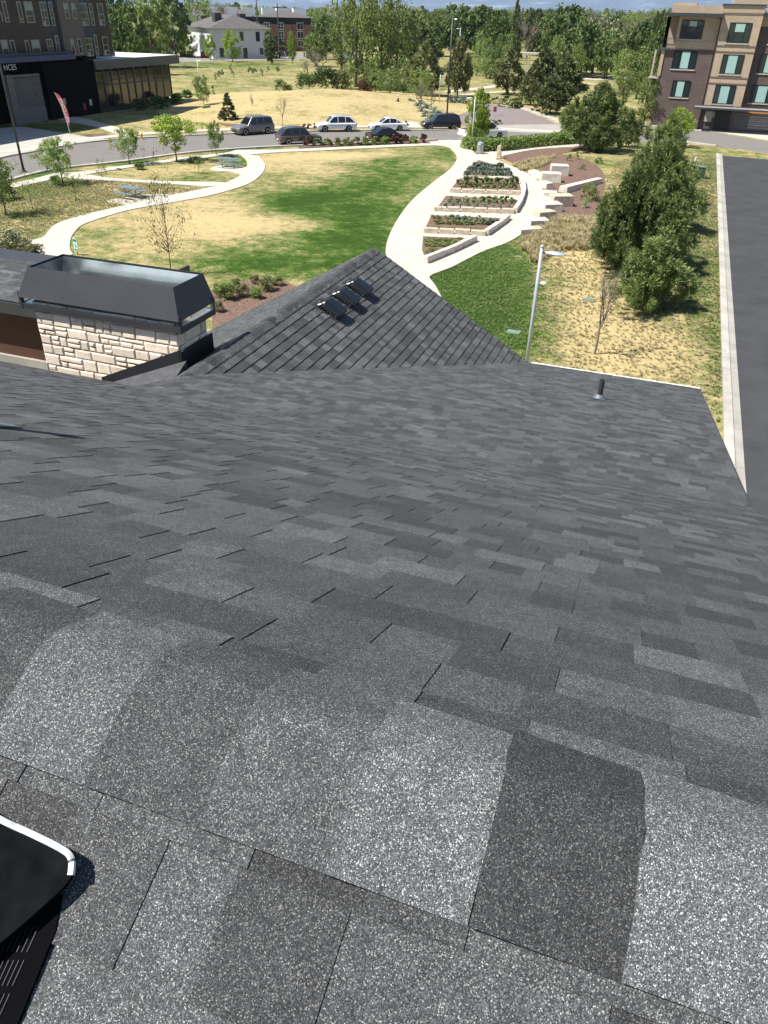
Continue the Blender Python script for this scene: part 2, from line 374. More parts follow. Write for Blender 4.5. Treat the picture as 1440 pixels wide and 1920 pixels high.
shingles('main_roof', (0, CREST[1] + OF * c1, CREST[2] - OF * s1_), (1, 0, 0), (0, c1, -s1_), -13.0, -5.6, (7.3 - CREST[1]) / c1, 21, house)
shingles('rear_roof', (0, CREST[1] - OF * c1, CREST[2] - OF * s1_), (1, 0, 0), (0, -c1, -s1_), -13.0, RAKE, 5.0, 2, house)
shingles('lower_roof', (0, BRK, Z_BRK), (1, 0, 0), (0, c2, -s2_), -5.45, RAKE, (EAVE - BRK) / c2, 3, house)
gn = math.hypot(1, TG)
shingles('gable_roof', (GR_C, 0, GR_Z), (0, 1, 0), (1 / gn, 0, -TG / gn), 7.0, EAVE + .02, 4.1, 4, house, base=.072, butt=.013)
shingles('gable_roof', (GR_C, 0, GR_Z), (0, 1, 0), (-1 / gn, 0, -TG / gn), 7.0, EAVE + .02, 4.6, 6, house, base=.070, butt=.008)
lt = {0: 1.75, 1: .66, 2: 1.95, 3: 1.8, -1: 1.3, -2: .95, -3: 1.5, -4: .8, -5: 1.2, 4: 1.0}
N0 = 76
caps('ridge_cap', (CREST[0] - N0 * .166, CREST[1], CREST[2]), (1, 0, 0), .166 * (N0 + 8.6), .165, .115, (0, -c1, -s1_), (0, c1, -s1_), {k + N0: v for k, v in lt.items()}, house, base=.060)
caps('ridge_cap', (GR_C, 7.1, GR_Z), (0, 1, 0), EAVE - 7.1, .16, .16, (1 / gn, 0, -TG / gn), (-1 / gn, 0, -TG / gn), {}, house, e=.2, base=.066, seed=9)
# body of the house under the roofs
WALL = plain('brown_siding', (.085, .035, .02), .8, var=.15, scale=1.5)
b = MB(); b.box(-5.4, 1.0, -4.2, 6.6, 0, Z_BRK - .35); b.box(-5.4, 1.0, 6.5, EAVE - .4, 0, Z_EAVE - .05); b.box(-9.0, -5.4, 9.4, EAVE - .4, 0, Z_EAVE - .3); b.box(-12.8, -5.4, -4.2, 6.9, 0, CREST[2] - T1 * 6.7 - .2)
b.build('wall', WALL, house)
b = MB(); b.hexa([(-13, CREST[1], CREST[2] - .30), (RAKE - .02, CREST[1], CREST[2] - .30), (RAKE - .02, BRK, Z_BRK - .22), (-13, BRK, Z_BRK - .22)], [(-13, CREST[1], CREST[2] - .012), (RAKE - .02, CREST[1], CREST[2] - .012), (RAKE - .02, BRK, Z_BRK - .012), (-13, BRK, Z_BRK - .012)])
b.hexa([(-5.4, BRK, Z_BRK - .2), (RAKE - .02, BRK, Z_BRK - .2), (RAKE - .02, EAVE - .02, Z_EAVE - .2), (-5.4, EAVE - .02, Z_EAVE - .2)], [(-5.4, BRK, Z_BRK - .012), (RAKE - .02, BRK, Z_BRK - .012), (RAKE - .02, EAVE - .02, Z_EAVE - .012), (-5.4, EAVE - .02, Z_EAVE - .012)])
zz = CREST[2] - T1 * (7.28 - CREST[1])
b.hexa([(-13, BRK - .5, zz + .1), (-5.62, BRK - .5, zz + .1), (-5.62, 7.28, zz - .17), (-13, 7.28, zz - .17)], [(-13, BRK - .5, zz + T1 * .78 - .02+.38*0), (-5.62, BRK - .5, zz + T1 * .78 - .02), (-5.62, 7.28, zz - .014), (-13, 7.28, zz - .014)])
for sx in (1, -1):
    x1 = GR_C + sx * 3.4
    b.hexa([(GR_C, 7.2, GR_Z - .2), (x1, 7.2, GR_Z - TG * 3.4 - .2), (x1, EAVE, GR_Z - TG * 3.4 - .2), (GR_C, EAVE, GR_Z - .2)], [(GR_C, 7.2, GR_Z - .014), (x1, 7.2, GR_Z - TG * 3.4 - .014), (x1, EAVE, GR_Z - TG * 3.4 - .014), (GR_C, EAVE, GR_Z - .014)])
b.build('roof_deck', CHAR, house)
b = MB(); b.box(-2.05, RAKE + .005, EAVE + .0, EAVE + .065, Z_EAVE - .12, Z_EAVE + .002)
b.build('gutter', plain('cream_trim', (.72, .66, .52), .5, var=.05), house)
b = MB(); b.hexa([(RAKE, BRK, Z_BRK - .16), (RAKE + .02, BRK, Z_BRK - .16), (RAKE + .02, EAVE, Z_EAVE - .16), (RAKE, EAVE, Z_EAVE - .16)], [(RAKE, BRK, Z_BRK - .004), (RAKE + .02, BRK, Z_BRK - .004), (RAKE + .02, EAVE, Z_EAVE - .004), (RAKE, EAVE, Z_EAVE - .004)])
b.hexa([(RAKE, CREST[1], CREST[2] - .16), (RAKE + .02, CREST[1], CREST[2] - .16), (RAKE + .02, BRK, Z_BRK - .162), (RAKE, BRK, Z_BRK - .162)], [(RAKE, CREST[1], CREST[2] - .006), (RAKE + .02, CREST[1], CREST[2] - .006), (RAKE + .02, BRK, Z_BRK - .006), (RAKE, BRK, Z_BRK - .006)])
b.build('rake_trim', CHAR, house)
# left wing with its own roof, beyond the chimney
WB = MB(); WB.box(-22, -12.3, 13.3, 17.0, 4.9, 6.15); WB.build('wing_wall', WALL, house)
STONEW = plain('pale_stone_base', (.36, .33, .29), .9, var=.2, scale=2, bump=.4)
MB().box(-22, -12.22, 13.22, 17.1, 0, 4.9).build('wing_stone_base', STONEW, house)
shingles('wing_roof', (-22, 14.25, 6.72), (1, 0, 0), (0, -.965, -.262), 0, 10.4, 1.3, 31, house)
shingles('wing_roof', (-22, 14.25, 6.72), (1, 0, 0), (0, .965, -.262), 0, 10.4, 3.2, 32, house)
caps('ridge_cap', (-22, 14.25, 6.72), (1, 0, 0), 10.3, .16, .16, (0, -.965, -.262), (0, .965, -.262), {}, house, base=.066, seed=19)
b = MB(); b.box(-22, -11.62, 12.94, 13.0, 6.1, 6.36); b.box(-11.62, -11.56, 12.94, 17.2, 5.9, 6.36); b.box(-22, -11.62, 13.0, 17.1, 6.1, 6.16)
b.build('wing_fascia', CHAR, house)
# ---------------------------------------------------------------- chimney
chim = empty('chimney', (0, 0, 0)); chim.parent = house
SX0, SX1, SY0, SY1, SZT = -8.38, -5.98, 8.42, 9.14, H - 3.58
stone_m, N_, L_, b_ = new_mat('chimney_stone')
at_ = N_.new('ShaderNodeAttribute'); at_.attribute_name = 'tone'
tc_ = N_.new('ShaderNodeTexCoord'); no_ = N_.new('ShaderNodeTexNoise'); no_.inputs['Scale'].default_value = 7; no_.inputs['Detail'].default_value = 7; no_.inputs['Roughness'].default_value = .7
L_.new(tc_.outputs['Object'], no_.inputs['Vector'])
rp_ = ramp(N_, [(.25, (.58, .44, .34)), (.45, (.84, .71, .56)), (.75, (.92, .82, .68))]); L_.new(no_.outputs[0], rp_.inputs[0])
sc_ = N_.new('ShaderNodeVectorMath'); sc_.operation = 'SCALE'; L_.new(rp_.outputs[0], sc_.inputs[0]); L_.new(at_.outputs['Fac'], sc_.inputs['Scale'])
L_.new(sc_.outputs[0], b_.inputs['Base Color']); b_.inputs['Roughness'].default_value = .9
bn_ = N_.new('ShaderNodeBump'); bn_.inputs['Strength'].default_value = .7; bn_.inputs['Distance'].default_value = .012
L_.new(no_.outputs[0], bn_.inputs['Height']); L_.new(bn_.outputs[0], b_.inputs['Normal'])
def stone_face(L, Ht, seed, put):
    """irregular ashlar: returns list of stones as (x0,x1,z0,z1)"""
    R = random.Random(seed); out = []
    z = 0
    while z < Ht:
        h = R.choice([.15, .18, .21]); x = -R.random() * .3
        while x < L:
            w = R.uniform(.18, .44); t = R.random()
            if t < .45: out.append((x, x + w, z, z + h))
            elif t < .85:
                k = R.uniform(.4, .6); out.append((x, x + w, z, z + h * k)); 
                q = R.uniform(.3, .7)
                if w > .3: out += [(x, x + w * q, z + h * k, z + h), (x + w * q, x + w, z + h * k, z + h)]
                else: out.append((x, x + w, z + h * k, z + h))
            else:
                q = R.uniform(.35, .6); out += [(x, x + w * q, z, z + h), (x + w * q, x + w, z, z + h * .5), (x + w * q, x + w, z + h * .5, z + h)]
            x += w
        z += h
    Q = []; T = []
    for a, b, c, d in out:
        a, b = max(a, 0), min(b, L); d = min(d, Ht)
        if b - a < .03 or d - c < .03: continue
        g = .004; ins = .02; pr = R.uniform(.008, .02); tn = R.uniform(.8, 1.12)
        jj = [R.uniform(-.005, .006) for _ in range(8)]
        o = [(a + g + jj[0], c + g + jj[1]), (b - g + jj[2], c + g + jj[3]), (b - g + jj[4], d - g + jj[5]), (a + g + jj[6], d - g + jj[7])]
        i = [(a + g + ins, c + g + ins), (b - g - ins, c + g + ins), (b - g - ins, d - g - ins), (a + g + ins, d - g - ins)]
        O = [put(x, z_, 0) for x, z_ in o]; I = [put(x, z_, pr * R.uniform(.8, 1.2)) for x, z_ in i]
        Q.append(I); T.append(tn)
        for k in range(4): Q.append([O[k], O[(k + 1) % 4], I[(k + 1) % 4], I[k]]); T.append(tn * .97)
    return Q, T
ZB = H - 5.6
Q1, T_1 = stone_face(SX1 - SX0, SZT - ZB, 4, lambda x, z, p: (SX0 + x, SY0 - p, SZT - z))
Q2, T_2 = stone_face(SY1 - SY0, SZT - ZB, 8, lambda x, z, p: (SX1 + p, SY0 + x, SZT - z))
Q3, T_3 = stone_face(SX1 - SX0, SZT - ZB, 14, lambda x, z, p: (SX0 + x, SY1 + p, SZT - z))
Q4, T_4 = stone_face(SY1 - SY0, SZT - ZB, 18, lambda x, z, p: (SX0 - p, SY0 + x, SZT - z))
me = quads_mesh('stone_veneer', np.array(Q1 + Q2 + Q3 + Q4)); a_ = me.attributes.new('tone', 'FLOAT', 'FACE'); a_.data.foreach_set('value', np.array(T_1 + T_2 + T_3 + T_4, dtype=np.float32))
link_mesh('stone_veneer', me, stone_m, chim)
MB().box(SX0, SX1, SY0, SY1, ZB - 2, SZT).build('mortar_core', plain('mortar', (.12, .095, .075), .95, var=.2), chim)
PX0, PX1, PY0, PY1, PZ = -8.54, -5.86, 8.35, 9.24, H - 3.60
b = MB(); t = .02
b.box(PX0, PX1, PY0, PY0 + t, PZ - .085, PZ + .0); b.box(PX0, PX1, PY1 - t, PY1, PZ - .085, PZ + .0)
b.box(PX0, PX0 + t, PY0 + t, PY1 - t, PZ - .085, PZ + .0); b.box(PX1 - t, PX1, PY0 + t, PY1 - t, PZ - .085, PZ + .0)
b.box(PX0 + t, PX1 - t, PY0 + t, PY1 - t, PZ - .083, PZ - .045)
for x in (PX0, PX1 - .045):
    for y in (PY0, PY1 - .045):
        b.box(x - .006, x + .04, y - .006, y + .051, PZ - .09, PZ + .16)
b.build('cap_rim', CHAR, chim, bevel=.002)
MB().box(PX0 + .021, PX1 - .021, PY0 + .021, PY1 - .021, PZ - .044, PZ - .012).build('cap_pan', GALV, chim)
def shell(bx, by, bz, tx, ty, tz, th):
    o = MB()
    B = [Vector((bx[0], by[0], bz)), Vector((bx[1], by[0], bz)), Vector((bx[1], by[1], bz)), Vector((bx[0], by[1], bz))]
    T = [Vector((tx[0], ty[0], tz)), Vector((tx[1], ty[0], tz)), Vector((tx[1], ty[1], tz)), Vector((tx[0], ty[1], tz))]
    cb = sum(B, Vector()) / 4; ct = sum(T, Vector()) / 4
    def ins(P, c): return [Vector((p.x + (th if p.x < c.x else -th), p.y + (th if p.y < c.y else -th), p.z)) for p in P]
    Bi, Ti = ins(B, cb), ins(T, ct); o.add(B + T + Bi + Ti, [f for k in range(4) for f in [(k, (k + 1) % 4, 4 + (k + 1) % 4, 4 + k), (8 + k, 12 + k, 12 + (k + 1) % 4, 8 + (k + 1) % 4), (4 + k, 4 + (k + 1) % 4, 12 + (k + 1) % 4, 12 + k), (k, 8 + k, 8 + (k + 1) % 4, (k + 1) % 4)]])
    return o
shell((PX0 + .005, PX1 - .005), (PY0 - .03, PY1 + .03), PZ + .09, (-8.36, -5.98), (8.46, 9.20), H - 3.10, .006).build('shroud', CHAR, chim)
shell((PX0 + .02, PX1 - .02), (PY0 - .01, PY1 + .01), PZ + .11, (-8.345, -5.995), (8.48, 9.18), H - 3.125, .004).build('shroud_liner', GALV, chim)
MB().box(-8.36, -6.12, 8.58, 9.06, PZ - .01, PZ + .22).build('inner_deck', GALV, chim, bevel=.01)
MB().box(-8.30, -6.2, 8.90, 8.98, PZ + .221, PZ + .27).build('inner_rail', GALV, chim, bevel=.005)
b = MB(); b.lathe([(.13, 0), (.13, .24), (.0, .24)], 20, (-7.75, 8.78, PZ + .1)); b.lathe([(.2, 0), (.19, .03), (.03, .07)], 20, (-7.75, 8.78, PZ + .3)); b.build('flue', BLACKM, chim, smooth=False)
# flashing stepping up along the gable slope
b = MB()
xa, za, xb, zb = -7.35, H - 4.56, -5.94, H - 3.93
b.hexa([(xa, SY0 - .07, za - .3), (xb, SY0 - .07, zb - .28), (xb, SY0 - .05, zb - .28), (xa, SY0 - .05, za - .3)], [(xa, SY0 - .07, za), (xb, SY0 - .07, zb), (xb, SY0 - .045, zb), (xa, SY0 - .045, za)])
b.box(SX1 + .03, SX1 + .06, SY0 - .07, SY1 + .05, zb - .35, zb - .03)
b.build('flashing', plain('flashing_black', (.018, .019, .022), .7, .1), chim)
b = MB(); b.hexa([(xa - .1, SY0 - .6, za - .75), (xb + .1, SY0 - .6, zb - .55), (xb + .1, SY0 - .075, zb - .5), (xa - .1, SY0 - .075, za - .6)], [(xa - .1, SY0 - .6, za - .52), (xb + .1, SY0 - .6, zb - .36), (xb + .1, SY0 - .075, zb - .13), (xa - .1, SY0 - .075, za - .16)])
b.build('saddle', plain('saddle_shingle', (.062, .064, .07), .9, var=.25, scale=9, bump=.5), chim)
# ---------------------------------------------------------------- vents on the gable
def rot_to(n, u):
    n = Vector(n).normalized(); u = Vector(u).normalized(); v = n.cross(u)
    return Matrix((u, v, n)).transposed()
def plane_vent(c, s):
    """low metal box vent on the right gable slope: local x = along the ridge (away), z = slope normal"""
    e = bpy.data.objects.new('roof_vent', None); COL.objects.link(e); e.parent = house
    Mx = rot_to((TG / gn, 0, 1 / gn), (0, 1, 0)); e.matrix_local = Matrix.Translation((c, s, GR_Z - TG * (c - GR_C) + .01)) @ Mx.to_4x4()
    h = MB(); w, l, t = .17, .22, .15     # local: x along ridge, y = uphill
    h.hexa([(-w - .02, -l - .02, t - .055), (w + .02, -l - .02, t - .055), (w + .02, l, .015), (-w - .02, l, .015)], [(-w + .02, -l + .02, t), (w - .02, -l + .02, t), (w - .04, l * .55, t), (-w + .04, l * .55, t)])
    h.build('hood', plain('gloss_black', (.006, .007, .009), .3, 0, var=.2), e, bevel=.02)
    MB().box(-w + .03, w - .03, -l + .05, l - .05, .0, t - .04).box(-w - .04, w + .04, -l - .03, l + .05, -.002, .004).build('vent_base', DKPOLE, e)
    lv = MB()
    for k in range(8): lv.box(-w + .012, -w + .024, -l + .05 + k * .052, -l + .05 + k * .052 + .02, .03, t - .045)
    lv.build('louvre', GALV, e)
for c_, s_ in ((-5.08, 11.55), (-5.08, 12.18), (-5.08, 12.82)): plane_vent(c_, s_)
# vent pipe on the lower roof
e = bpy.data.objects.new('vent_pipe', None); COL.objects.link(e); e.parent = house; e.location = (-.46, 11.48, Z_BRK - T2 * (11.48 - BRK) + .01)
MB().lathe([(.042, 0), (.042, .31), (.034, .31), (.034, .27)], 20).build('pipe', CHAR, e, smooth=False)
b = MB(); b.lathe([(.11, -.03), (.085, .03), (.05, .075), (.046, .075)], 20); b.hexa([(-.1, -.1, .0275), (.1, -.1, .0275), (.1, .1, -.0275), (-.1, .1, -.0275)], [(-.1, -.1, .033), (.1, -.1, .033), (.1, .1, -.022), (-.1, .1, -.022)]); b.build('boot', plain('boot_metal', (.13, .16, .18), .5, .2), e)
# pipe boot at the far left of the main slope
e = bpy.data.objects.new('vent_pipe', None); COL.objects.link(e); e.parent = house
py_ = 2.16; e.location = (-2.70, py_, CREST[2] - T1 * (py_ - CREST[1]) + .008)
MB().lathe([(.045, 0), (.045, .52), (.037, .52), (.037, .48)], 20).build('pipe', CHAR, e)
b = MB(); b.lathe([(.125, -.05), (.09, .03), (.055, .09), (.05, .09)], 20); b.hexa([(-.13, -.15, .073), (.14, -.15, .073), (.14, .18, -.088), (-.13, .18, -.088)], [(-.13, -.15, .078), (.14, -.15, .078), (.14, .18, -.083), (-.13, .18, -.083)]); b.build('boot', plain('boot_metal', (.13, .16, .18), .5, .2), e)
# box vent at the lower left edge, on the near slope
def near_pt(x, y, h):
    r = ray(x, y); # plane z = CREST.z - T1*(CREST.y - s) + h
    c0 = np.array([CREST[0], CREST[1], CREST[2] - H + h]); t = (c0[2] - T1 * c0[1]) / (r[2] - T1 * r[1]); q = r * t
    return Vector((q[0], q[1], q[2] + H))
bv = bpy.data.objects.new('box_vent', None); COL.objects.link(bv); bv.parent = house
outline = cr([near_pt(x, y, .034) for x, y in [(-260, 1400), (-120, 1468), (0, 1536), (60, 1564), (112, 1590), (132, 1605), (136, 1626), (126, 1655), (70, 1708), (0, 1768), (-140, 1880), (-420, 1900), (-420, 1600)]], 5, True)
nrm = Vector((0, -s1_, c1))
def extr(poly, dz0, dz1):
    n = len(poly); vs = [p + nrm * dz0 for p in poly] + [p + nrm * dz1 for p in poly]
    return MB().add(vs, [tuple(range(n))[::-1], tuple(range(n, 2 * n))] + [(i, (i + 1) % n, n + (i + 1) % n, n + i) for i in range(n)])
hood = extr(outline, -.006, 0); hood.build('hood', plain('scuffed_black_paint', (.004, .0045, .005), .8, 0, var=.6, scale=30, spec=.05), bv)
cen = sum(outline, Vector()) / len(outline)
inset = [p + (cen - p).normalized() * .035 for p in outline]
extr(inset, -.026, -.0065).build('vent_base', plain('vent_shade_black', (.003, .003, .004), .9, var=.3, spec=.05), bv)
rim = MB(); rp = [p + nrm * .0015 for p in outline[5:34]]; rim.tube(rp, .0042, 6); rim.build('rim', plain('pale_rim', (.62, .64, .66), .45, .2, var=.3, scale=60), bv)  # pale tube along the edge of the hood
for r_ in range(3):
    lv = MB()
    for k in range(9):
        x = 72 - r_ * 27 - k * 9.5; y = 1737 + r_ * 63
        a = near_pt(x, y, .012); b2 = near_pt(x - 22, y + 48, .012); lv.tube([a, b2], .0003, 4)
    lv.build('louvre', plain('louvre_metal', (.05, .055, .07), .5, .3), bv)
shadow_poly = [near_pt(x, y, .004) for x, y in [(-200, 1650), (60, 1660), (120, 1680), (108, 1745), (35, 1925), (0, 2000), (-300, 2000)]]  # black sheet in the outline of the vent's cast shadow
nb_ = len(shadow_poly)
MB().add([p for p in shadow_poly] + [p + nrm * .005 for p in shadow_poly], [tuple(range(nb_))[::-1], tuple(range(nb_, 2 * nb_))] + [(i, (i + 1) % nb_, nb_ + (i + 1) % nb_, nb_ + i) for i in range(nb_)]).build('vent_shadow_sheet', plain('vent_shade_black', (.003, .003, .004), .9, var=.3, spec=.05), bv)
# ================================================================ GROUND, ROADS, PATHS
def gblob(pxx, pyy, L):
    v = np.zeros_like(pxx)
    for x, y, rx, ry, w in L: v += w * np.exp(-(((pxx - x) / rx) ** 2 + ((pyy - y) / ry) ** 2))
    return v
BL = [(640, 400, 150, 60, 0.27), (560, 372, 110, 22, 0.28), (720, 330, 110, 45, 0.24), (800, 290, 60, 18, 0.10), (430, 500, 120, 22, 0.34), (600, 480, 170, 40, 0.27), (690, 430, 70, 60, 0.20),
      (555, 312, 75, 20, -.30), (640, 292, 110, 7, -.42), (310, 440, 170, 40, -.20), (420, 405, 90, 34, -.32), (520, 420, 90, 16, -.22), (200, 455, 60, 25, 0.10), (480, 345, 40, 14, -.05), (620, 300, 60, 14, -.1),
      (1040, 620, 60, 60, 0.08), (1080, 560, 80, 90, -.1), (1180, 680, 120, 60, -.32), (1060, 470, 50, 40, -.30), (1110, 560, 60, 80, -.30), (1310, 560, 28, 130, 0.30), (1325, 690, 12, 60, 0.36), (1300, 420, 30, 60, 0.11), (1320, 310, 22, 20, 0.24), (1270, 500, 40, 80, 0.08), (1240, 320, 40, 20, -.15),
      (870, 560, 110, 100, 0.50), (960, 600, 70, 80, 0.32), (930, 500, 70, 40, 0.36),
      (60, 320, 90, 40, .25), (100, 350, 60, 15, .3), (330, 318, 60, 10, -.15), (250, 305, 70, 8, .2), (450, 300, 20, 22, .35), (180, 380, 70, 30, -.06), (60, 420, 80, 30, .05), (230, 350, 60, 10, -.1), (350, 345, 60, 12, .12),
      (300, 280, 160, 8, .35), (430, 165, 150, 28, .02), (400, 122, 140, 8, .18), (600, 205, 150, 26, -.45), (300, 232, 60, 12, -.2), (420, 240, 40, 8, -.1), (680, 170, 70, 14, .1), (520, 120, 60, 8, .05), (740, 165, 60, 14, .3), (90, 240, 60, 10, .3), (930, 175, 80, 12, .05), (1100, 230, 60, 14, -.1)]
def green_at(V):
    x, y = proj(V); g = np.full(len(x), .46) + gblob(x, y, BL); return np.clip(g, 0, 1)
xs = np.concatenate([[-40000, -6000, -900, -400], np.arange(-240, 40, 1.5), [60, 120, 400, 1500, 9000, 40000]])
ys = np.concatenate([[-20000, -300, -20], np.arange(14, 110, .75), np.arange(110, 330, 2.5), [400, 600, 1000, 2500, 9000, 45000]])
XX, YY = np.meshgrid(xs, ys); nx, ny = len(xs), len(ys)
V = np.stack([XX.ravel(), YY.ravel(), np.zeros(nx * ny)], 1)
idx = np.arange(nx * ny).reshape(ny, nx)
Fq = np.stack([idx[:-1, :-1], idx[:-1, 1:], idx[1:, 1:], idx[1:, :-1]], -1).reshape(-1, 4)
me = bpy.data.meshes.new('ground'); me.vertices.add(len(V)); me.vertices.foreach_set('co', V.astype(np.float32).ravel())
me.loops.add(len(Fq) * 4); me.loops.foreach_set('vertex_index', Fq.astype(np.int32).ravel()); me.polygons.add(len(Fq))
me.polygons.foreach_set('loop_start', np.arange(0, len(Fq) * 4, 4, dtype=np.int32)); me.polygons.foreach_set('loop_total', np.full(len(Fq), 4, dtype=np.int32)); me.update(calc_edges=True)
gv = np.full(len(V), .62); inn = (V[:, 1] > 10) & (np.abs(V[:, 0]) < 300) & (V[:, 1] < 340); gv[inn] = green_at(V[inn])
a = me.attributes.new('green', 'FLOAT', 'POINT'); a.data.foreach_set('value', gv.astype(np.float32))
tag(link_mesh('ground', me, GM), kind='structure')
# street: far and near kerb lines
far_k = px([(-260, 372), (-120, 330), (0, 298), (80, 283), (150, 270), (220, 263), (300, 258), (430, 252), (510, 249), (590, 247), (690, 246), (790, 245.5), (880, 247), (980, 250), (1060, 252.5), (1130, 254)]) + [G(1180, 252), G(1240, 247), G(1290, 243), G(1360, 252), G(1440, 266), G(1560, 288)]
near_k = px([(-260, 420), (-120, 378), (0, 342), (100, 318), (230, 303), (350, 287), (480, 277), (620, 271), (700, 267), (760, 264), (815, 262.5), (860, 262), (950, 262), (1090, 267), (1180, 267.5), (1270, 264), (1345, 274), (1440, 288), (1560, 310)])
sheet('street', band(cr(far_k, 4), cr(near_k, 4)), .012, ROAD)
def offs(line, d):
    out = []
    for i, p in enumerate(line):
        t = (line[min(i + 1, len(line) - 1)] - line[max(i - 1, 0)]); t.z = 0; t.normalize(); out.append(p + Vector((-t.y, t.x, 0)) * d)
    return out
def strip(name, line, d0, d1, z, mat, thick=.05, kind='structure', n=4):
    L = cr(line, n); o = MB(); a, b = offs(L, d0), offs(L, d1)
    for i in range(len(L) - 1):
        o.hexa([Vector((q.x, q.y, z - thick)) for q in (a[i], a[i + 1], b[i + 1], b[i])], [Vector((q.x, q.y, z)) for q in (a[i], a[i + 1], b[i + 1], b[i])])
    return tag(o.build(name, mat), kind=kind)
strip('kerb', far_k[:15], 0, .45, .13, KERB, .13); strip('kerb', near_k[1:11], -.45, 0, .13, KERB, .13); strip('kerb', near_k[11:15], -.35, 0, .13, KERB, .13); strip('kerb', near_k[15:17], -.4, 0, .13, KERB, .13)
strip('sidewalk', px([(0, 285), (60, 280), (120, 268), (160, 262), (230, 255), (300, 249.5), (430, 243.5), (590, 238.5), (700, 238), (790, 238.5), (850, 239)]), -.8, .9, .06, CONC)
strip('sidewalk', px([(915, 240), (960, 243), (1040, 247), (1100, 249)]), -.9, .9, .05, CONC)
# driveway apron of the left building, and the walk to its door
sheet('driveway', px([(-60, 320), (0, 297), (145, 271), (210, 262), (180, 260), (120, 250), (40, 238), (-60, 246)]), .045, slab_mat('drive_concrete', (.42, .40, .36)))
sheet('walkway', px([(90, 221), (180, 238), (235, 258), (262, 254), (215, 238), (165, 224), (110, 214)]), .055, CONC)
# car park entrance on the far side
sheet('parking_lot', px([(838, 197), (905, 194), (965, 200), (985, 208), (1020, 222), (1045, 233), (960, 234), (870, 236), (850, 225)]), .016, slab_mat('car_park', (.21, .175, .165)))
sheet('driveway', px([(905, 235), (1045, 233), (1105, 247), (1070, 252.6), (900, 248), (880, 240)]), .02, slab_mat('drive_concrete2', (.34, .31, .28)))
strip('kerb', px([(965, 200), (990, 209), (1030, 223), (1062, 235), (1100, 248)]), -.1, .9, .14, KERB, .14)
sheet('driveway', px([(1290, 243), (1315, 239), (1440, 250), (1560, 262), (1560, 285), (1440, 263), (1360, 250)]), .03, CONC)
# side road on the right
sheet('side_road', [Vector((3.9, 14)), Vector((3.9, 40)), Vector((3.9, 70)), Vector((3.9, 95.5)), Vector((26, 93)), Vector((26, 14))], .01, DARKROAD)
MB_ = MB(); y = 12.0
k_ = MB(); g_ = MB()
while y < 96.0:
    y2 = min(y + 2.93, 96.4); k_.hexa([(3.3, y, -.05), (3.62, y, -.05), (3.62, y2, -.05), (3.3, y2, -.05)], [(3.3, y, .12), (3.62, y, .105), (3.62, y2, .105), (3.3, y2, .12)])
    g_.hexa([(3.621, y, -.05), (3.92, y, -.05), (3.92, y2, -.05), (3.621, y2, -.05)], [(3.621, y, .045), (3.92, y, .025), (3.92, y2, .025), (3.621, y2, .045)]); y += 2.95
tag(k_.build('kerb', KERB), kind='structure'); tag(g_.build('gutter_pan', slab_mat('gutter_concrete', (.34, .32, .285), dirty=.3)), kind='structure')
# paths through the little park
lawn_edge = px([(137, 478), (131, 466), (133, 448), (141, 435), (156, 422), (194, 408.4), (243, 394.5), (295, 385), (361, 373.7), (417, 361.5), (469, 344), (492, 325), (497, 310), (489, 298), (487, 293.5)])
outer = px([(52, 500), (50, 478), (60, 453.5), (82, 445), (101, 424), (139, 408.4), (194, 395), (240, 385), (298, 371.5), (347, 361.5), (398, 351), (421, 344), (445, 333), (459, 320), (464, 307), (458, 297), (447, 289)])
sheet('path', band(cr(outer, 5), cr(lawn_edge, 5)), .05, CONC)
sheet('path', px([(200, 378), (226, 371), (262, 366), (300, 364), (318, 366), (300, 373), (245, 387), (222, 384)]), .046, CONC)
sheet('path', px([(394, 318), (400, 313.5), (420, 311), (450, 311), (466, 316), (455, 328), (430, 322), (405, 321)]), .045, CONC)
sheet('path', cr(px([(380 / 2.88 - 6, 333), (156, 337), (200, 339.5), (278, 343.5), (340, 347), (393, 350.5), (425, 346), (415, 342.5), (350, 341.5), (278, 339), (200, 334), (156, 327)]), 3, True), .054, CONC)
sw_hi = px([(15, 347), (60, 337), (110, 325), (146, 323.5), (205, 315), (243, 310), (305, 301.5), (340, 296), (390, 291), (430, 286), (448, 282), (520, 281.5), (600, 278), (660, 275.6), (778, 270), (820, 264.5), (846, 263)])
sw_lo = px([(15, 355), (60, 346), (110, 335), (150, 330), (205, 321), (243, 315), (305, 306.5), (340, 301.5), (390, 296), (430, 290), (450, 292.5), (520, 286.5), (600, 283), (660, 280), (784, 274.4), (827, 274), (846, 279)])
sheet('sidewalk', band(cr(sw_hi, 4), cr(sw_lo, 4)), .058, CONC)
L_lawn = px([(822, 263.5), (826, 273), (840, 276), (851.7, 286.7), (856.6, 298.3), (845.8, 315.8), (816.7, 339), (787.5, 362.5), (764.2, 385.8), (743.8, 415), (729.2, 444.2), (723.3, 467.5), (724.8, 482), (735, 520), (760, 570)])
R_lawn = px([(868, 263.5), (880, 275), (893, 290), (930, 300), (953.8, 310), (980, 321.7), (1003, 336), (1015, 350.8), (1020.8, 371), (1018, 385.8), (1003.3, 415), (980, 438), (950.8, 455.8), (904, 473), (845.8, 502.5), (806.5, 518.5), (816.7, 537.5), (850, 600)])
sheet('path', band(cr(L_lawn, 4), cr(R_lawn, 4)), .052, CONC)
sheet('path', band(cr(px([(892, 291), (920, 285), (960, 279.5), (1030, 273), (1079, 270.5), (1130, 272)]), 3), cr(px([(930, 299), (942, 293), (1006, 280.5), (1082, 276), (1130, 277)]), 3)), .047, CONC)
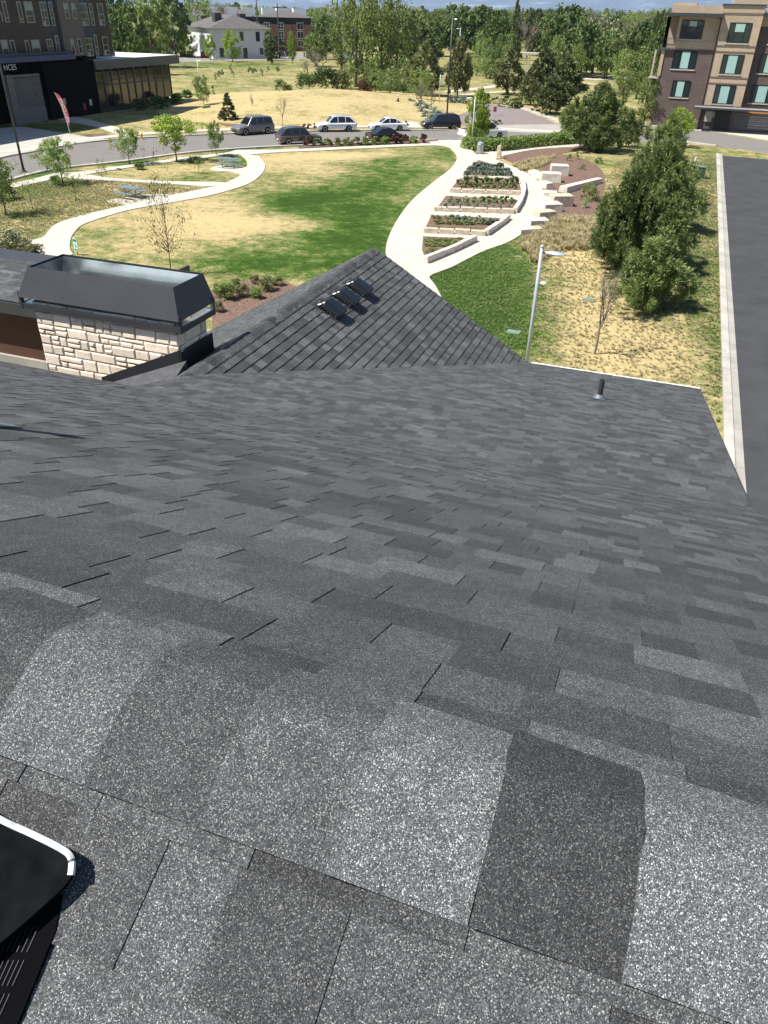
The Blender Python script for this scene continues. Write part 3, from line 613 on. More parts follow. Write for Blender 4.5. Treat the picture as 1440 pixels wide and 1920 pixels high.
# planting beds (bark mulch)
beds = [[(897, 301.5), (928, 310.5), (884, 310.5)], [(881, 312), (936, 312), (962, 332), (867, 330)], [(862, 336), (972, 338), (978, 361.5), (844, 357)],
        [(836, 369), (976, 377), (965, 397), (819, 392)], [(809, 405), (948, 411), (911, 436), (797, 430)], [(793, 445), (884, 449), (797, 485), (791, 470)]]
for b_i in beds: sheet('mulch_bed', px(b_i), .075, MULCH, .03)
sheet('mulch_bed', cr(px([(943, 294), (1006, 281.5), (1080, 277), (1092, 280), (1030, 293), (1000, 303), (985, 318), (968, 309)]), 3, True), .03, MULCH)
sheet('mulch_bed', cr(px([(1040, 292), (1075, 294), (1101, 301), (1125, 316), (1134, 338), (1128, 371), (1116, 396), (1104, 411), (1061, 405), (1040, 420), (1000, 438), (965, 462), (985, 440), (1012, 405), (1030, 380), (1025, 345), (1010, 325)]), 4, True), .034, MULCH)
sheet('mulch_bed', px([(590, 266.5), (700, 263), (790, 260), (818, 262), (822, 265), (780, 269), (700, 271), (600, 277), (560, 279)]), .08, MULCH)
sheet('mulch_bed', px([(365, 203), (400, 205), (450, 222), (455, 232), (425, 238), (390, 222)]), .03, MULCH)
sheet('mulch_bed', px([(150, 252), (200, 250), (212, 256), (165, 258)]), .03, MULCH)
sheet('mulch_bed', px([(395, 545), (440, 530), (520, 520), (560, 540), (520, 640), (400, 640)]), .03, MULCH)
# winding walk to the far left park, the walk with the person, distant paths
sheet('path', band(cr(px([(375, 186), (400, 195), (430, 206), (470, 222), (490, 237)]), 3), cr(px([(372, 191), (392, 200), (418, 212), (445, 225), (462, 240)]), 3)), .04, CONC)
sheet('path', band(cr(px([(800, 240), (775, 228), (752, 214), (737, 201), (742, 195), (757, 190), (768, 185)]), 4), cr(px([(778, 240.5), (758, 232), (742, 218), (733.5, 204), (735, 195), (750, 189), (763, 184.5)]), 4)), .04, CONC)
strip('path', px([(735, 196), (715, 192), (700, 190), (660, 187)]), -.5, .5, .035, CONC)
strip('path', px([(838, 172), (870, 169), (905, 165), (940, 160)]), -1.2, 1.2, .035, CONC)
strip('path', px([(845, 181), (880, 177), (930, 173), (970, 171)]), -.8, .8, .036, CONC)
strip('path', px([(1088, 155), (1120, 158), (1160, 156), (1210, 151)]), -1.5, 1.5, .036, slab_mat('sand_path', (.45, .36, .24)))
strip('path', px([(1088, 147), (1130, 149), (1180, 146)]), -2, 2, .036, CONC)
sheet('parking_lot', px([(250, 108), (330, 104), (480, 99), (610, 101), (560, 112), (420, 114), (330, 117), (262, 121)]), .02, slab_mat('far_lot', (.24, .22, .21)))
# mound of dry grass
def mound(cx0, cy0, rx, ry, hh, gvv, name='mound'):
    c = G(cx0, cy0); n = 36; me = bpy.data.meshes.new(name); bm = bmesh.new(); rows = []
    for j in range(n + 1):
        row = []
        for i in range(n + 1):
            u_, v_ = i / n * 2 - 1, j / n * 2 - 1; r_ = math.hypot(u_, v_); h_ = hh * max(0, (math.cos(min(r_, 1) * math.pi) + 1) / 2) - .02
            h_ += noise.noise(Vector((u_ * 3, v_ * 3, 1))) * .12 * (1 - min(r_, 1)); row.append(bm.verts.new((c.x + u_ * rx, c.y + v_ * ry, h_)))
        rows.append(row)
    for j in range(n):
        for i in range(n): bm.faces.new((rows[j][i], rows[j][i + 1], rows[j + 1][i + 1], rows[j + 1][i])).smooth = True
    bm.to_mesh(me); bm.free()
    a = me.attributes.new('green', 'FLOAT', 'POINT'); a.data.foreach_set('value', np.full(len(me.vertices), gvv, dtype=np.float32))
    return tag(link_mesh(name, me, GM), kind='structure')
mound(605, 197, 24, 30, 1.9, .2)
# mountains beyond the haze
me = bpy.data.meshes.new('mountains'); bm = bmesh.new(); rows = []
for j in range(7):
    row = []
    for i in range(120):
        a_ = -1.15 + 1.7 * i / 119; d_ = 17000 + j * 1500
        h_ = [0, 150, 280, 430, 600, 760, 700][j] * (1 + .45 * noise.noise(Vector((i * .12, j * .5, 3.3)))) + (90 * noise.noise(Vector((i * .6, j * .9, 9))) if j else -5)
        row.append(bm.verts.new((math.sin(a_) * d_, math.cos(a_) * d_, h_)))
    rows.append(row)
for j in range(6):
    for i in range(119): bm.faces.new((rows[j][i], rows[j][i + 1], rows[j + 1][i + 1], rows[j + 1][i])).smooth = True
bm.to_mesh(me); bm.free()
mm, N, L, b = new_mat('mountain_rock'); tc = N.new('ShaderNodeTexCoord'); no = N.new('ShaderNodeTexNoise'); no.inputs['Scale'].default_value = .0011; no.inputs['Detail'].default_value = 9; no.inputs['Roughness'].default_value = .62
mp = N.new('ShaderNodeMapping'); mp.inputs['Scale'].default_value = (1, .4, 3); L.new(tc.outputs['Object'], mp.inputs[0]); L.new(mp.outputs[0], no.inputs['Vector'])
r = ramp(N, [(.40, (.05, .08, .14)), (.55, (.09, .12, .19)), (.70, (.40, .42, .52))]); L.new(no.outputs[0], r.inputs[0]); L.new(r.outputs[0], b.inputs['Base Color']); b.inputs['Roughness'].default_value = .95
tag(link_mesh('mountains', me, mm), kind='structure')
# ================================================================ FOLIAGE
LM = {
 'dark': leaf_mat('leaf_dark_green', (0.046, 0.085, 0.023), (0.153, 0.213, 0.059), .15),
 'mid': leaf_mat('leaf_mid_green', (.085, .125, .028), (.27, .33, .10), .25),
 'spring': leaf_mat('leaf_spring_green', (.13, .19, .045), (.32, .42, .13), .35),
 'bright': leaf_mat('leaf_bright_green', (.15, .24, .02), (.38, .50, .07), .35),
 'olive': leaf_mat('leaf_silver_olive', (0.180, 0.200, 0.109), (0.483, 0.494, 0.277), .15),
 'pine': leaf_mat('needles_pine', (.055, .085, .022), (.27, .34, .11), .2),
 'darkpine': leaf_mat('needles_dark', (0.041, 0.061, 0.026), (0.165, 0.189, 0.069), .1),
 'bronze': leaf_mat('needles_bronze', (.075, .085, .034), (.23, .245, .09), .12),
 'sage': leaf_mat('leaf_sage', (.16, .21, .16), (.34, .40, .32), .15),
 'brown': leaf_mat('leaf_brown_red', (.07, .03, .02), (.20, .10, .06), .2),
 'buff': leaf_mat('leaf_buff', (.25, .21, .11), (.50, .43, .24), .2),
 'buds': leaf_mat('leaf_buds', (.10, .10, .04), (.22, .20, .09), .2),
 'blue': leaf_mat('leaf_bluegreen', (0.091, 0.143, 0.104), (0.221, 0.299, 0.221), .15)}
BARK = plain('bark', (.10, .075, .055), .95, var=.3, scale=6, bump=.6)
TWIG = plain('grey_twigs', (.20, .165, .14), .9, var=.25, scale=3)
PALEB = plain('pale_bark', (.42, .37, .31), .9, var=.2, scale=5)
def leaf_quads(P, size, R, elong=1.0, outward=None, jit=.35):
    n = len(P); d = R.normal(size=(n, 3)); d /= np.linalg.norm(d, axis=1)[:, None]
    if outward is not None: d = d * .6 + outward; d /= np.linalg.norm(d, axis=1)[:, None]
    q = R.normal(size=(n, 3)); q -= d * np.sum(q * d, 1)[:, None]; q /= np.linalg.norm(q, axis=1)[:, None]
    s = size * R.uniform(1 - jit, 1 + jit, n)[:, None]; a = d * s * elong; b = q * s
    return np.stack([P - a - b * .25, P - b * .5 + a * .1, P + a + b * .15, P + b * .5 - a * .1], 1) if elong > 1.2 else np.stack([P - a * .5 - b * .5, P + a * .5 - b * .5, P + a * .5 + b * .5, P - a * .5 + b * .5], 1)
def envelope(kind, z):
    z = np.clip(z, 0, 1)
    if kind == 'cone': return (1 - z) * .95 + .05
    if kind == 'pine': return np.where(z < .22, .55 + z * 2.0, np.clip(1 - (np.clip(z - .22, 0, 1) / .80) ** 1.65, 0.02, 1))
    if kind == 'column': return np.where(z < .2, .5 + 2.2 * z, np.clip(1.1 - .9 * (z - .2), .12, 1))
    if kind == 'vase': return np.clip(.25 + 1.1 * z, 0, 1) * np.sqrt(np.clip(1 - np.clip((z - .6) / .4, 0, 1) ** 2, 0.02, 1))
    return np.sqrt(np.clip(1 - (2 * z - 1) ** 2, 0, 1)) ** .8
def crown_mesh(name, kind, z0, nclump, nleaf, cr_, ls, seed, elong=1.0, squash=.7, rag=.25, core=.25):
    """foliage in a unit tree: height 1, radius .5; returns (mesh, clump centres)"""
    R = np.random.default_rng(seed); C_ = []
    lob = R.uniform(0, 6.28, 3)
    while len(C_) < nclump:
        z = R.random(); a = R.uniform(0, 2 * math.pi); r = envelope(kind, z)
        if R.random() > r * 1.05 + .05: continue
        r *= 1 + rag * math.sin(2 * a + lob[0]) * .5 + rag * math.sin(3 * a + lob[1] + 5 * z) * .6 + R.normal() * .10
        k = math.sqrt(R.uniform(core, 1)); C_.append((math.cos(a) * r * .45 * k, math.sin(a) * r * .45 * k, z0 + (1 - z0) * (z * .96 + .02)))
    C_ = np.array(C_); P = []; O = []
    for c in C_:
        n = int(nleaf * R.uniform(.5, 1.5)); d = R.normal(size=(n, 3)); d /= np.linalg.norm(d, axis=1)[:, None]
        rr = cr_ * R.uniform(.6, 1.35) * R.random(n)[:, None] ** .45
        P.append(c + d * rr * np.array([1, 1, squash])); O.append(d + np.array([c[0] * 1.5, c[1] * 1.5, .25]))
    P = np.concatenate(P); O = np.concatenate(O); O /= np.linalg.norm(O, axis=1)[:, None]
    ok = P[:, 2] > .0; P, O = P[ok], O[ok]
    return quads_mesh(name, leaf_quads(P, ls, R, elong, O if elong > 1.2 else None)), C_
def trunk_mesh(name, C_, z0, r0, seed, n=9, lean=.0, top=.85, thin=.3):
    R = random.Random(seed); o = MB()
    pts = [Vector((lean * math.sin(t * 3) + R.uniform(-.008, .008) * t * 3, R.uniform(-.008, .008) * t * 3, t * top)) for t in [i / 6 for i in range(7)]]
    o.tube(pts, [r0 * (1.35 if i == 0 else 1 - .8 * i / 6) for i in range(7)], 8)
    idx = list(range(len(C_))); R.shuffle(idx)
    for i in idx[:n]:
        c = Vector(C_[i]); zb = max(z0 * .8, c.z - .12 - .35 * math.hypot(c.x, c.y)); zb = min(zb, top * .92); k = zb / top
        b = Vector((lean * math.sin(k * 3), 0, zb)); mid = (b + c) / 2 + Vector((0, 0, -.01 + R.uniform(-.02, .03)))
        rr = r0 * max(.18, (1 - .8 * k)) * .5; o.tube([b, mid, c], [rr, rr * .6, rr * thin], 5, False)
    return o.mesh(name, True)
def bare_mesh(name, seed, depth=5, r0=.02, spread=.55, l0=.26, kids=3, upward=.25):
    R = random.Random(seed); o = MB()
    def br(p, d, l, r, k):
        q = p + d * l; mid = (p + q) / 2 + Vector((R.uniform(-1, 1), R.uniform(-1, 1), R.uniform(-1, 1))) * l * .06
        o.tube([p, mid, q], [r, r * .85, r * .68], 5 if k > 2 else 3, False)
        if k == 0: return
        for _ in range(kids if k > 1 else kids + 1):
            nd = (d + Vector((R.gauss(0, spread), R.gauss(0, spread), R.gauss(0, spread * .6) + upward))).normalized(); t = R.uniform(.45, 1)
            br(p + d * l * t, nd, l * R.uniform(.6, .85), r * .55, k - 1)
    br(Vector((0, 0, 0)), Vector((0, 0, 1)), l0, r0, depth)
    V = np.array(o.v); top = V[:, 2].max(); rad_ = max(np.abs(V[:, :2]).max() * 1.0, .01)
    o.v = [(v[0] / rad_ * .5 * min(1, 1), v[1] / rad_ * .5, v[2] / top) for v in o.v]
    return o.mesh(name, False)
PROTO = {}
def proto(key):
    if key in PROTO: return PROTO[key]
    k = key
    spec = {  # kind, z0, nclump, nleaf, clump r, leaf size, elong, squash, rag, core, leaf mat, bark, r0, limbs
     'broad_dark': ('round', .12, 150, 42, .085, .030, 1, .8, .25, .3, 'dark', BARK, .03, 10),
     'broad_dark2': ('round', .10, 130, 42, .095, .032, 1, .7, .4, .3, 'dark', BARK, .03, 10),
     'broad_mid': ('round', .15, 140, 40, .085, .028, 1, .8, .3, .3, 'mid', BARK, .03, 12),
     'willow': ('vase', .12, 150, 26, .075, .020, 1.0, 1.3, .35, .15, 'mid', BARK, .03, 22),
     'spring': ('round', .14, 110, 26, .085, .024, 1, 1.0, .35, .2, 'spring', BARK, .025, 18),
     'poplar': ('column', .05, 120, 30, .075, .022, 1, 1.5, .3, .2, 'spring', PALEB, .02, 10),
     'olive': ('round', .08, 150, 40, .085, .028, 1, .8, .3, .3, 'olive', BARK, .03, 8),
     'pine_far': ('pine', .08, 150, 34, .075, .026, 2.2, .7, .35, .3, 'darkpine', BARK, .022, 8),
     'pine_bronze': ('pine', .06, 130, 34, .075, .026, 2.2, .8, .3, .3, 'bronze', BARK, .022, 8),
     'spruce': ('cone', .03, 170, 30, .06, .022, 2.0, .45, .12, .35, 'darkpine', BARK, .02, 4),
     'small_spring': ('round', .24, 70, 60, .10, .022, 1, .85, .3, .1, 'spring', BARK, .016, 14),
     'small_vase': ('vase', .24, 70, 60, .10, .022, 1, .85, .3, .1, 'bright', BARK, .016, 14),
     'young_column': ('column', .12, 90, 60, .12, .026, 1, .9, .2, .1, 'bright', BARK, .014, 10),
     'maple': ('round', .14, 90, 60, .11, .024, 1, .8, .25, .15, 'bright', BARK, .02, 10),
     'sparse': ('column', .22, 60, 14, .09, .014, 1, 1.1, .4, .05, 'buds', BARK, .011, 30),
     'sparse_green': ('round', .22, 36, 24, .10, .020, 1, 1.0, .4, .05, 'spring', BARK, .012, 22),
    }
    if k.startswith('bare'):
        sd = int(k[4:] or 1); me = bare_mesh('branches', sd, 5, .02, .5, .26, 3, .22); tr = trunk_mesh('trunk', [], .2, .018, sd, 0, .0, .5)
        PROTO[k] = (tr, me, TWIG, TWIG, 'branches'); return PROTO[k]
    if k.startswith('near_pine'):
        sd = int(k[9:]); me, C_ = crown_mesh('crown', 'pine', .05, 300, 85, .054, .0105, sd, 3.4, 1.4, .75, .12)
        PROTO[k] = (trunk_mesh('trunk', C_, .12, .02, sd, 40, .01, .9), me, BARK, LM['pine'], 'crown'); return PROTO[k]
    kd, z0, nc, nl, cr_, ls, el, sq, rag, core, lm, bk, r0, nb = spec[k]; sd = sum(map(ord, k))
    me, C_ = crown_mesh('crown', kd, z0, nc, nl, cr_, ls, sd, el, sq, rag, core)
    PROTO[k] = (trunk_mesh('trunk', C_, z0 + .05, r0, sd, nb, .01, .85 if kd != 'round' else .72), me, bk, LM[lm], 'crown'); return PROTO[k]
TREES = {}
def tree(name, key, base, w, h, label, group=None, rz=None, cat='tree'):
    rz = rnd.uniform(0, 6.28) if rz is None else rz
    if key not in TREES:
        tr, cm, bk, lm, cn = proto(key); e = empty(name); link_mesh('trunk', tr, bk, e); link_mesh(cn, cm, lm, e); TREES[key] = e
    else: e = copy_tree(TREES[key]); e.name = name
    e.location = base; e.rotation_euler = (0, 0, rz); e.scale = (w, w, h)
    for k in ('label', 'category', 'group'):
        if k in e: del e[k]
    return tag(e, label, cat, group)
def tree_px(name, key, bx, by, tx, ty, wpx, label, group=None, cat='tree', rz=None):
    b = G(bx, by); h = above(b, tx, ty); return tree(name, key, b, wpx * mpp(b), h, label, group, rz, cat)
def tree_far(name, key, x, ty, d, wpx, label, group=None, cat='tree'):
    b = dist_at(x, d); h = above(b, x, ty); return tree(name, key, b, wpx * mpp(b), max(h, 1.2), label, group, None, cat)
# pines by the side road
PG = 'pines beside the side road'
tree_px('pine_tree', 'near_pine1', 1212, 576, 1222, 430, 150, 'nearest pine of the clump beside the side road, bare bark showing low down', PG)
tree_px('pine_tree', 'near_pine2', 1160, 504, 1180, 312, 130, 'pine on the left edge of the clump, nearest the mulch bed with the long slab', PG)
tree_px('pine_tree', 'near_pine3', 1222, 500, 1232, 322, 140, 'pine in the middle of the clump, next to the small green meter post', PG)
tree_px('pine_tree', 'near_pine2', 1222, 430, 1240, 262, 128, 'pine second from the back of the clump by the side road', PG)
tree_px('pine_tree', 'near_pine1', 1232, 372, 1244, 215, 100, 'tallest-looking pine at the back of the clump, beside the white utility pillar', PG)
tree_px('pine_tree', 'near_pine3', 1117, 284, 1135, 158, 122, 'round pine standing alone above the stone steps', PG)
tree_px('pine_tree', 'pine_bronze', 1173, 276, 1180, 208, 50, 'small grey-green pine right behind the lone round pine', PG)
tree_px('bare_sapling', 'bare3', 1115, 664, 1136, 500, 82, 'leafless grey sapling in the dry grass just past the roof edge')
tree_px('sapling', 'sparse', 322, 520, 284, 284, 92, 'tall thin half-leafed sapling rising behind the chimney')
tree_px('maple_tree', 'maple', 1266, 275, 1270, 203, 56, 'bright yellow-green maple beside the white utility pillar')
tree_px('maple_tree', 'maple', 1073, 258, 1075, 190, 44, 'bright green young tree behind the hedge, left of the lone round pine')
tree_px('young_tree', 'young_column', 892, 272, 884, 168, 54, 'dense upright young tree in front of the white pickup truck')
# young trees on the left park
SG = 'young trees in the little park'
for key, bx, by, tx, ty, w, lb in [
 ('small_vase', 332, 303, 326, 214, 84, 'broad bright green young tree standing at the near kerb'),
 ('small_spring', 243, 308, 236, 240, 58, 'round grey-green young tree by the kerb, left of the broad bright one'),
 ('small_spring', 118, 345, 108, 258, 76, 'full leafy young tree with a dark shrub at its foot, beside the dark lamp post'),
 ('sparse_green', 143, 376, 132, 312, 46, 'little leaning tree casting its shadow toward the left picnic table'),
 ('sparse_green', 62, 394, 52, 318, 56, 'thin sparse tree alone in the meadow below the dark lamp post'),
 ('sparse_green', 194, 341, 192, 295, 30, 'small sparse tree between the two thin paths'),
 ('sparse_green', 373, 325, 371, 288, 26, 'thin stake-like tree left of the far picnic table'),
 ('small_spring', 406, 292, 401, 228, 36, 'slim young tree behind the far picnic table'),
 ('sparse_green', 398, 288, 391, 246, 26, 'thin young tree close to the left of the slim one by the far picnic table'),
 ('small_spring', 12, 405, 12, 290, 80, 'dense grey-green young tree at the left edge of the picture'),
 ('sparse', 8, 505, -8, 360, 60, 'slender bare-looking tree beside the path, at the left edge above the wing roof'),
 ('small_spring', 383, 203, 377, 142, 40, 'light green tree beside the dark cone-shaped spruce'),
 ('bare5', 530, 235, 525, 178, 24, 'thin leafless tree in front of the dry mound'),
 ('bare7', 473, 212, 471, 172, 16, 'tiny staked sapling at the left foot of the dry mound'),
 ('willow', 1206, 236, 1212, 140, 62, 'slender pale-stemmed tree in front of the brick building on the right')]:
    tree_px('young_tree', key, bx, by, tx, ty, w, lb, SG)
tree_px('spruce_tree', 'spruce', 429, 226, 427, 172, 42, 'small dark cone-shaped spruce at the bend of the far walk')
# ---- shrubs and beds
def shrub_mesh(name, seed, n, ls, elong=1.0, flat=.5, twig=False, shell=.5):
    R = np.random.default_rng(seed); nc = max(8, n // 40); P = []; O = []
    for _ in range(nc):
        a = R.uniform(0, 6.28); z = R.random() ** .8; r = .38 * math.sqrt(max(0, 1 - (z * .95) ** 2)) * math.sqrt(R.uniform(.1, 1)); c = np.array([math.cos(a) * r, math.sin(a) * r, .08 + z * .78])
        m_ = n // nc; d = R.normal(size=(m_, 3)); d /= np.linalg.norm(d, axis=1)[:, None]; P.append(c + d * .15 * R.random(m_)[:, None] ** .4); O.append(d + np.array([c[0], c[1], .7]))
    P = np.concatenate(P); O = np.concatenate(O); O /= np.linalg.norm(O, axis=1)[:, None]; ok = P[:, 2] > 0; P, O = P[ok], O[ok]
    return quads_mesh(name, leaf_quads(P, ls, R, elong, O if elong > 1.2 else None))
SHM = {}
def shrub(mat, base, w, h, label, group=None, cat='shrub', name='shrub', n=900, ls=.05, elong=1.0):
    key = (mat, n, ls, elong)
    if key not in SHM: SHM[key] = shrub_mesh('foliage', len(SHM) + 40, n, ls, elong)
    me = SHM[key]
    if not me.materials: me.materials.append(LM[mat])
    o = bpy.data.objects.new(name, me); COL.objects.link(o); o.location = base; o.scale = (w, w, h); o.rotation_euler = (0, 0, rnd.uniform(0, 6.28))
    return tag(o, label, cat, group)
def shrub_px(mat, x, y, wpx, hpx, label, group=None, **k):
    b = G(x, y); s = mpp(b); return shrub(mat, b, wpx * s, hpx * s * 1.02, label, group, **k)
# sage bushes on the corner
gs = 'grey-green sage bushes on the corner by the car park'
i_ = 0
for k, (x, y) in enumerate([(772, 200), (780, 207), (788, 214), (797, 221), (806, 228), (815, 236), (792, 203), (801, 209), (811, 215), (820, 222), (826, 230), (836, 236), (843, 194), (855, 193), (868, 194)]):
    shrub_px('sage', x, y, 24, 15, 'pale grey-green rounded sage bush beside the car park kerb', gs, name='sage_bush', n=700, ls=.06)
# shrubs along the near kerb
gk = 'low shrubs along the near kerb'
for k in range(13):
    x = 578 + k * 18; mt = ['brown', 'mid', 'spring', 'mid', 'spring', 'mid', 'spring', 'mid', 'spring', 'brown', 'brown', 'spring', 'brown'][k]
    shrub_px(mt, x, 274.5 - k * .45, 23, 15 if mt != 'brown' else 17, {'mid': 'low green shrub in the kerb bed in front of the parked cars', 'spring': 'low light green shrub in the kerb bed in front of the parked cars', 'brown': 'low reddish-brown shrub in the kerb bed in front of the parked cars'}[mt], gk + {'mid': ', green', 'spring': ', light green', 'brown': ', reddish'}[mt], n=600, ls=.07)
for k, (x, y, mt) in enumerate([(703, 243, 'mid'), (716, 243, 'spring'), (580, 241, 'brown'), (592, 241, 'brown'), (571, 241, 'brown'), (760, 236, 'brown')]):
    shrub_px(mt, x, y, 14, 9, 'tiny %s shrub in the far verge between the parked cars' % {'mid': 'dark green', 'spring': 'light green', 'brown': 'reddish'}[mt], 'tiny verge shrubs, ' + mt, n=300, ls=.09)
# hedge
def hedge(pts, wid, hh, mat, label, n=9000, ls=.09):
    R = np.random.default_rng(77); L = cr(pts, 6); P = []
    for _ in range(n):
        t = R.random() * (len(L) - 1.001); i = int(t); c = L[i].lerp(L[i + 1], t - i); a = R.uniform(0, 6.28)
        hv = hh * (1 + .25 * noise.noise(Vector((c.x * .9, c.y * .9, 0)))); z = R.random() ** .6; r = wid * .5 * (1 - .35 * z ** 3) * R.random() ** .35
        P.append((c.x + math.cos(a) * r, c.y + math.sin(a) * r, z * hv))
    o = link_mesh('hedge', quads_mesh('hedge', leaf_quads(np.array(P), ls, R)), LM[mat]); return tag(o, label, 'hedge')
hedge(px([(878, 279), (905, 282), (940, 281.5), (985, 276), (1040, 271), (1090, 268), (1120, 267)]), 2.0, 1.15, 'spring', 'long bright green hedge between the plaza and the road', 12000, .13)
# plants in the six stone-edged beds
def plants(row, mat, w, h, label, group, jx=2, n=260, ls=.10, el=1.0, nm='perennial'):
    (xa, ya), (xb, yb), cnt = row
    for k in range(cnt):
        t = (k + .5) / cnt; x = xa + (xb - xa) * t + rnd.uniform(-jx, jx); y = ya + (yb - ya) * t + rnd.uniform(-1, 1)
        b = G(x, y, .075); s = mpp(b); q = rnd.uniform(1.1, 1.55); shrub(mat, b, w * s * q, h * s * q, label, group, cat='plant', name=nm, n=n, ls=ls, elong=el)
plants(((886, 316), (944, 318), 9), 'blue', 12, 9, 'grey-green lavender clump in the top stone-edged bed', 'plants in the top bed')
plants(((874, 323), (956, 326), 11), 'blue', 12, 9, 'grey-green lavender clump in the front row of the top bed', 'plants in the top bed, front row')
plants(((868, 331), (960, 333), 11), 'blue', 12, 9, 'grey-green lavender clump along the stone strip of the top bed', 'plants in the top bed, by the strip')
plants(((868, 343), (970, 345), 11), 'dark', 13, 10, 'dark green clump in the second stone-edged bed', 'plants in the second bed')
plants(((864, 350), (970, 352), 10), 'mid', 13, 9, 'green clump in the second stone-edged bed', 'green plants in the second bed')
plants(((856, 346), (868, 347), 2), 'buff', 12, 8, 'straw-coloured clump at the left end of the second bed', 'straw plants in the second bed')
plants(((834, 381), (962, 381), 9), 'olive', 13, 8, 'grey tufted plant in the third stone-edged bed', 'plants in the third bed')
plants(((828, 388), (960, 392), 9), 'sage', 13, 8, 'pale silvery plant in the third stone-edged bed', 'silvery plants in the third bed')
plants(((900, 378), (958, 379), 5), 'dark', 11, 10, 'dark green plant at the back of the third bed', 'dark plants in the third bed')
plants(((812, 420), (928, 421), 11), 'mid', 13, 8, 'green clump in the fourth stone-edged bed', 'plants in the fourth bed')
plants(((842, 414), (934, 424), 8), 'blue', 12, 9, 'blue-grey clump in the fourth stone-edged bed', 'blue plants in the fourth bed')
plants(((802, 428), (905, 434), 11), 'spring', 12, 5, 'low light green edging plant in the fourth bed', 'edging plants in the fourth bed')
plants(((796, 452), (872, 454), 8), 'mid', 13, 6, 'low green plant at the back of the lowest bed', 'plants in the lowest bed')
plants(((797, 462), (850, 462), 6), 'spring', 14, 6, 'low light green plant in the middle of the lowest bed', 'light plants in the lowest bed')
plants(((797, 473), (822, 472), 4), 'spring', 13, 6, 'low light green plant at the tip of the lowest bed', 'plants at the tip of the lowest bed')
plants(((838, 375), (966, 379), 9), 'mid', 12, 7, 'low green plant at the back of the third bed', 'back row of the third bed')
plants(((806, 409), (900, 411), 8), 'mid', 11, 6, 'low green plant at the back of the fourth bed', 'back row of the fourth bed')
plants(((882, 356), (970, 358), 6), 'olive', 12, 6, 'grey tuft near the front strip of the second bed', 'front tufts of the second bed')
plants(((796, 457), (862, 458), 7), 'spring', 12, 6, 'light green plant behind the middle of the lowest bed', 'back light plants in the lowest bed')
for k, (x, y, w, h, mt, lb) in enumerate([(442, 546, 34, 24, 'mid', 'low green shrub against the lawn edge behind the chimney cap'), (478, 560, 36, 24, 'spring', 'light green shrub low between the gable and the brownish shrub'), (520, 536, 34, 20, 'mid', 'small green shrub highest along the gable slope'), (410, 585, 30, 22, 'buds', 'brown-green shrub in the mulch right beside the chimney'), (480, 532, 30, 18, 'buds', 'small brown-green shrub on the lawn edge')]): shrub_px(mt, x, y, w, h, lb, None, n=1500, ls=.04)
shrub_px('mid', 1104, 376, 44, 32, 'dark green rounded shrub in front of the long stone slab', n=1600, ls=.035, name='shrub')
shrub_px('olive', 1095, 390, 20, 18, 'small grey shrub at the foot of the dark rounded one', n=700, ls=.05)
shrub_px('mid', 1081, 300, 10, 16, 'tiny upright evergreen in the mulch above the stone steps', n=500, ls=.05)
shrub_px('mid', 1067, 302, 16, 12, 'small green shrub in the mulch beside the topmost stone block', n=500, ls=.05)
shrub_px('olive', 1090, 318, 18, 14, 'small grey-green shrub in the mulch right of the stone steps', n=500, ls=.05)
shrub_px('dark', 1121, 306, 22, 12, 'flat dark green shrub at the upper edge of the mulch', n=500, ls=.05)
# straw-coloured ornamental grass tussocks (nobody could count them)
def tufts(name, pts_fn, n, blades, hgt, wd, mats, label, seed, bend=.5):
    R = np.random.default_rng(seed); Q = []
    for _ in range(n):
        p = pts_fn(R)
        if p is None: continue
        k = blades; a = R.uniform(0, 6.28, k); l = hgt * R.uniform(.5, 1.2, k); o = np.stack([np.cos(a), np.sin(a), np.zeros(k)], 1); sd = np.stack([-np.sin(a), np.cos(a), np.zeros(k)], 1) * wd
        b0 = p + o * R.uniform(0, .05, k)[:, None]; mid = b0 + o * (l * bend * .35)[:, None] + np.array([0, 0, 1.]) * (l * .7)[:, None]; tip = b0 + o * (l * bend)[:, None] + np.array([0, 0, 1.]) * (l * .95)[:, None]
        Q.append(np.stack([b0 - sd, b0 + sd, mid + sd * .7, mid - sd * .7], 1)); Q.append(np.stack([mid - sd * .7, mid + sd * .7, tip + sd * .1, tip - sd * .1], 1))
    o = link_mesh(name, quads_mesh(name, np.concatenate(Q)), mats); return tag(o, label, kind='stuff')
def in_px_poly(poly):
    P = np.array([(q.x, q.y) for q in px(poly)]); lo, hi = P.min(0), P.max(0)
    def inside(x, y):
        c = False; n = len(P); j = n - 1
        for i in range(n):
            if (P[i][1] > y) != (P[j][1] > y) and x < (P[j][0] - P[i][0]) * (y - P[i][1]) / (P[j][1] - P[i][1]) + P[i][0]: c = not c
            j = i
        return c
    def fn(R):
        for _ in range(20):
            x, y = R.uniform(lo[0], hi[0]), R.uniform(lo[1], hi[1])
            if inside(x, y): return np.array([x, y, 0.])
        return None
    return fn
tufts('ornamental_grass', in_px_poly([(1035, 412), (1104, 412), (1120, 440), (1100, 470), (1050, 470), (1000, 500), (975, 465), (1000, 440)]), 330, 46, .42, .012, LM['buff'], 'straw-coloured ornamental grass tussocks on the slope', 5, .8)
tufts('ornamental_grass', in_px_poly([(960, 312), (1000, 300), (1040, 295), (1030, 308), (1000, 320), (975, 322)]), 140, 30, .35, .012, LM['buff'], 'straw-coloured grass above the stone steps', 6, .8)
slope = [(985, 520), (1010, 470), (1060, 440), (1110, 420), (1140, 330), (1160, 300), (1270, 290), (1345, 292), (1350, 500), (1352, 800), (1300, 760), (1000, 700), (985, 690), (1000, 600)]
tufts('dry_grass', in_px_poly(slope), 11000, 9, .10, .012, LM['buff'], 'dry straw grass on the slope', 7, .9)
